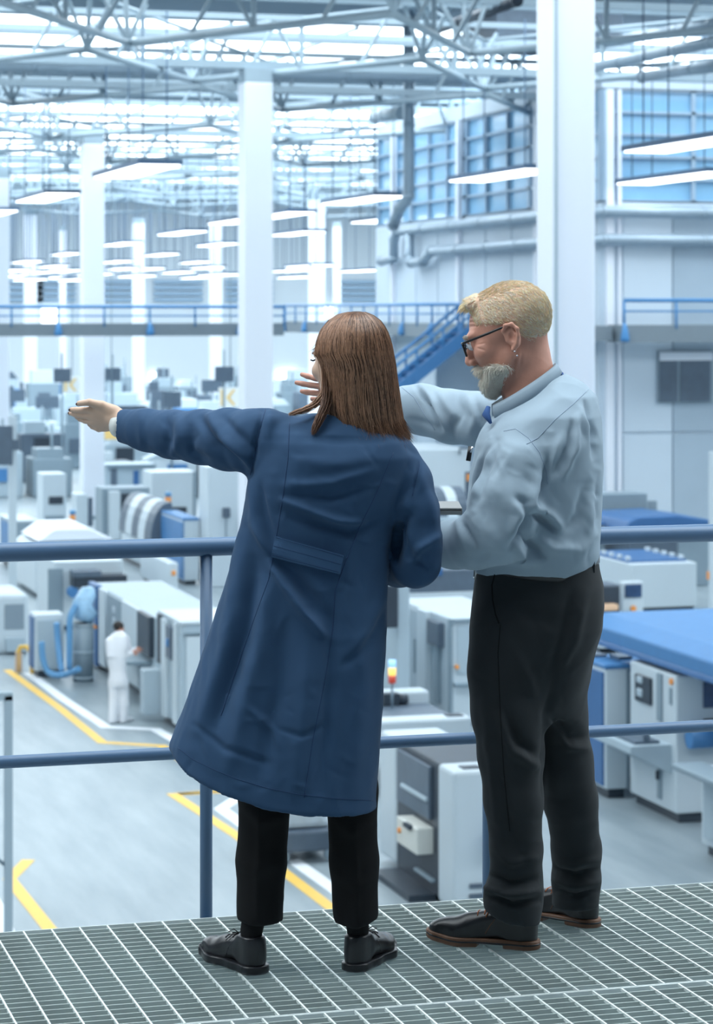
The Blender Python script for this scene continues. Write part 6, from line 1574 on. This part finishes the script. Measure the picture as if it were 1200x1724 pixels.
V = fold(G, V, Q, [
    ([(848, 1190), (872, 1250), (908, 1272)], 8, -8), ([(842, 1205), (862, 1265), (905, 1290)], 8, 8), ([(960, 1000), (945, 1070), (925, 1140)], 10, -6), ([(985, 1000), (965, 1080), (940, 1130)], 10, 5),
    ([(940, 1120), (918, 1200), (914, 1290), (914, 1345)], 7, -4), ([(925, 1200), (955, 1240), (985, 1240)], 7, -7), ([(930, 1215), (955, 1258), (992, 1262)], 7, 6), ([(860, 1020), (900, 1045), (930, 1040)], 12, -4), ([(850, 1080), (880, 1120), (900, 1180)], 10, 4),
    ([(815, 1180), (830, 1300), (842, 1400)], 8, 4), ([(835, 1290), (858, 1380), (880, 1450)], 9, -5),
    ([(816, 1470), (855, 1488), (908, 1480)], 6, -8), ([(812, 1492), (850, 1506), (908, 1500)], 6, 9), ([(818, 1508), (860, 1522), (908, 1516)], 4.5, -10), ([(830, 1425), (860, 1450), (905, 1445)], 7, 5),
    ([(932, 1446), (965, 1458), (1008, 1446)], 6, 6), ([(932, 1462), (968, 1474), (1008, 1464)], 5, -8), ([(932, 1482), (965, 1492), (1008, 1484)], 5, 6), ([(932, 1500), (968, 1508), (1005, 1500)], 4.5, -7)], wob=0.0015, wscale=16, seed=31, small=(70, 795, 1010, 980, 1540, 0.6, 0.8))
tro = np_mesh('trousers', V, Q, TROUS, R1); tB = bvh_of(V, Q)
on_surface(G, tB, 'pocket_edge', [(834, 962), (828, 985), (829, 1010), (834, 1035), (840, 1050)], 0.002, BLACKC, tro)
on_surface(G, tB, 'side_seam', [(842, 1052), (838, 1100), (842, 1200), (848, 1300), (858, 1400)], 0.0011, BLACKC, tro)
# belt
mb = MB(); P = []
for k in range(41):
    a = 2 * math.pi * k / 40; cx = (G.p(802, 950)[0] + G.p(1007, 950)[0]) / 2; rx = (G.p(1007, 950)[0] - G.p(802, 950)[0]) / 2 + 0.002
    x = cx + rx * math.cos(a); z = np.interp(x, bX, bZ) - 0.008
    P.append((x, 0.166 * math.sin(a), z))
vs = [(p[0], p[1], p[2] + dz) for p in P for dz in (-0.016, 0.016)]; mb.add(vs, [(2 * k, 2 * k + 2, 2 * k + 3, 2 * k + 1) for k in range(40)], True)
belt = local_build(mb, 'belt', LEATHER, R1); md = belt.modifiers.new('s', 'SOLIDIFY'); md.thickness = 0.003; md.offset = 0
mb = MB(); q = G.p(804, 962, -0.05); u = Vector((-0.25, -0.9, 0)).normalized(); c = Vector(q) + Vector((-0.008, 0, 0))
mb.tube([c + Vector((0, -0.02, 0.017)), c + Vector((0, 0.02, 0.017)), c + Vector((0, 0.02, -0.017)), c + Vector((0, -0.02, -0.017))], 0.0032, 8, closed=True); local_build(mb, 'buckle', STEEL, belt)
for px in (992,):
    h = hit(G, shB, px, 950) ; zc = float(np.interp(G.p(px, 950)[0], bX, bZ)); x = G.p(px, 950)[0]; yy = -0.166 * math.sqrt(max(0, 1 - ((x - cx) / rx) ** 2)) - 0.002
    mb = MB(); mb.box(x - 0.005, yy - 0.004, zc - 0.034, x + 0.005, yy + 0.003, zc + 0.012); local_build(mb, 'belt_loop', TROUS, tro)
h1 = gp(G, 908, 1598); t1 = gp(G, 712, 1583)
_, TT = shoe(G, h1, h1 + (t1 - h1) / np.linalg.norm(t1 - h1) * 0.31, 'shoe', LEATHER, BROWN, 0.312, sole_h=0.023, heel_h=0.010, welt=BLACKP, laces=LACE, ankle_h=0.105, wd=0.9)
sock(G, TT, 866, 1500, -0.03, 0.036, BLACKC)
h1 = gp(G, 1008, 1562)
_, TT = shoe(G, h1, h1 + np.array([-0.80, 0.6, 0]) * 0.31, 'shoe', LEATHER, BROWN, 0.305, sole_h=0.023, heel_h=0.010, welt=BLACKP, laces=LACE, ankle_h=0.105, wd=0.9)

sock(G, TT, 970, 1490, 0.2, 0.036, BLACKC)
# laptop on the man's forearm
q = at(765, 862, 6.60)
t = thing('laptop', 'thin grey laptop held between the two people', 'laptop', (q.x, q.y, q.z), rz=-YAW)
mb = MB(); mb.box(-0.20, -0.02, -0.006, 0.02, 0.22, 0.006); local_build(mb, 'base', mat('laptop_grey', (0.20, 0.20, 0.19), 0.35, 0.6), t, 0.002)
mb = MB(); mb.box(-0.20, -0.02, 0.007, 0.02, 0.22, 0.012); local_build(mb, 'lid', mat('laptop_grey', (0.20, 0.20, 0.19)), t, 0.002)

# =========================================================== worker in white down at the machine
wq = ground(203, 1217); D0 = depth(wq)
K = Fig(D0, 203, 'worker in white overalls standing at the grey machine below'); K.root.location.z = 0
WH = cloth('white_overall', (0.80, 0.83, 0.88))
HK = mat('dark_hair', (0.02, 0.016, 0.014), 0.5)
def wk(P):
    f = rings(P, [K.row(*a) for a in ((1062, 196, 206, 0.06), (1070, 185, 215, 0.10), (1090, 180, 216, 0.13), (1110, 180, 213, 0.13), (1130, 184, 212, 0.12), (1145, 183, 215, 0.13), (1155, 184, 215, 0.12))])
    f = smin(f, chain(P, *K.ch([(192, 1150, 9.5, 0), (192, 1185, 8.5, 0), (190, 1214, 7.5, 0)]), 0.02), 0.05)
    f = smin(f, chain(P, *K.ch([(207, 1150, 9.5, 0.05), (209, 1185, 8.0, 0.05), (207, 1214, 7, 0.05)]), 0.02), 0.04)
    f = smin(f, chain(P, *K.ch([(212, 1078, 7, 0.1), (218, 1100, 6, 0.2), (228, 1094, 4.5, 0.3)]), 0.02), 0.04)
    f = smin(f, chain(P, *K.ch([(184, 1080, 7, -0.05), (186, 1103, 6.5, -0.08), (205, 1106, 5, -0.05), (222, 1100, 4.2, 0.1)]), 0.02), 0.04)
    return f
V, Q = mesh_field(wk, K.p(172, 1217, 0) * [1, 0, 1] - [0.05, 0.35, 0], K.p(240, 1055, 0) * [1, 0, 1] + [0.05, 0.5, 0], 0.016)
V = relax(V, Q, 2); np_mesh('overalls', V, Q, WH, K.root)
kc = K.p(200, 1058, 0.05); kR = frame((0.75, 0.6, 0), pitch=0.35)
def kb(P):
    f = head_field(P, kc, kR, 1.0); f = smin(f, cap(P, kc + [0, 0, -0.08], K.p(199, 1080, 0), 0.055), 0.02)
    f = smin(f, cap(P, K.p(199, 1080, 0), K.p(198, 1150, 0), 0.09), 0.04)
    for o, d in ((K.p(226, 1096, 0.26), (0.8, 0.5, 0.1)), (K.p(220, 1101, 0.08), (0.85, 0.5, 0.1))): f = smin(f, hand_field(P, o, d, (0, 0, 1), curl=(0.3,) * 4)[0], 0.01)
    return f
V, Q = mesh_field(kb, K.p(180, 1160, 0) * [1, 0, 1] - [0, 0.25, 0], K.p(250, 1040, 0) * [1, 0, 1] + [0, 0.55, 0], 0.009)
np_mesh('body', relax(V, Q, 1), Q, SKINM, K.root)
def kh(P):
    q = (P - kc) @ kR; return smax(ell(q.astype(np.float32), (0, -0.02, 0.038), (0.084, 0.104, 0.09)), np.maximum(q[:, 1] - 0.06, -(q[:, 2] + 0.02 + q[:, 1] * -0.9)), 0.01)
V, Q = mesh_field(kh, kc - 0.16, kc + 0.17, 0.01); np_mesh('hair', relax(V, Q, 2), Q, HK, K.root)
for x0, dy in ((190, 0.0), (207, 0.05)):
    mb = MB(); a = K.p(x0, 1216, dy); a[2] = FLOOR + 0.05; mb.tube([a + [-0.04, -0.03, 0], a + [0.05, 0.05, 0.0], a + [0.16, 0.13, -0.015]], [0.05, 0.05, 0.035], 10); local_build(mb, 'shoe', WH, K.root)
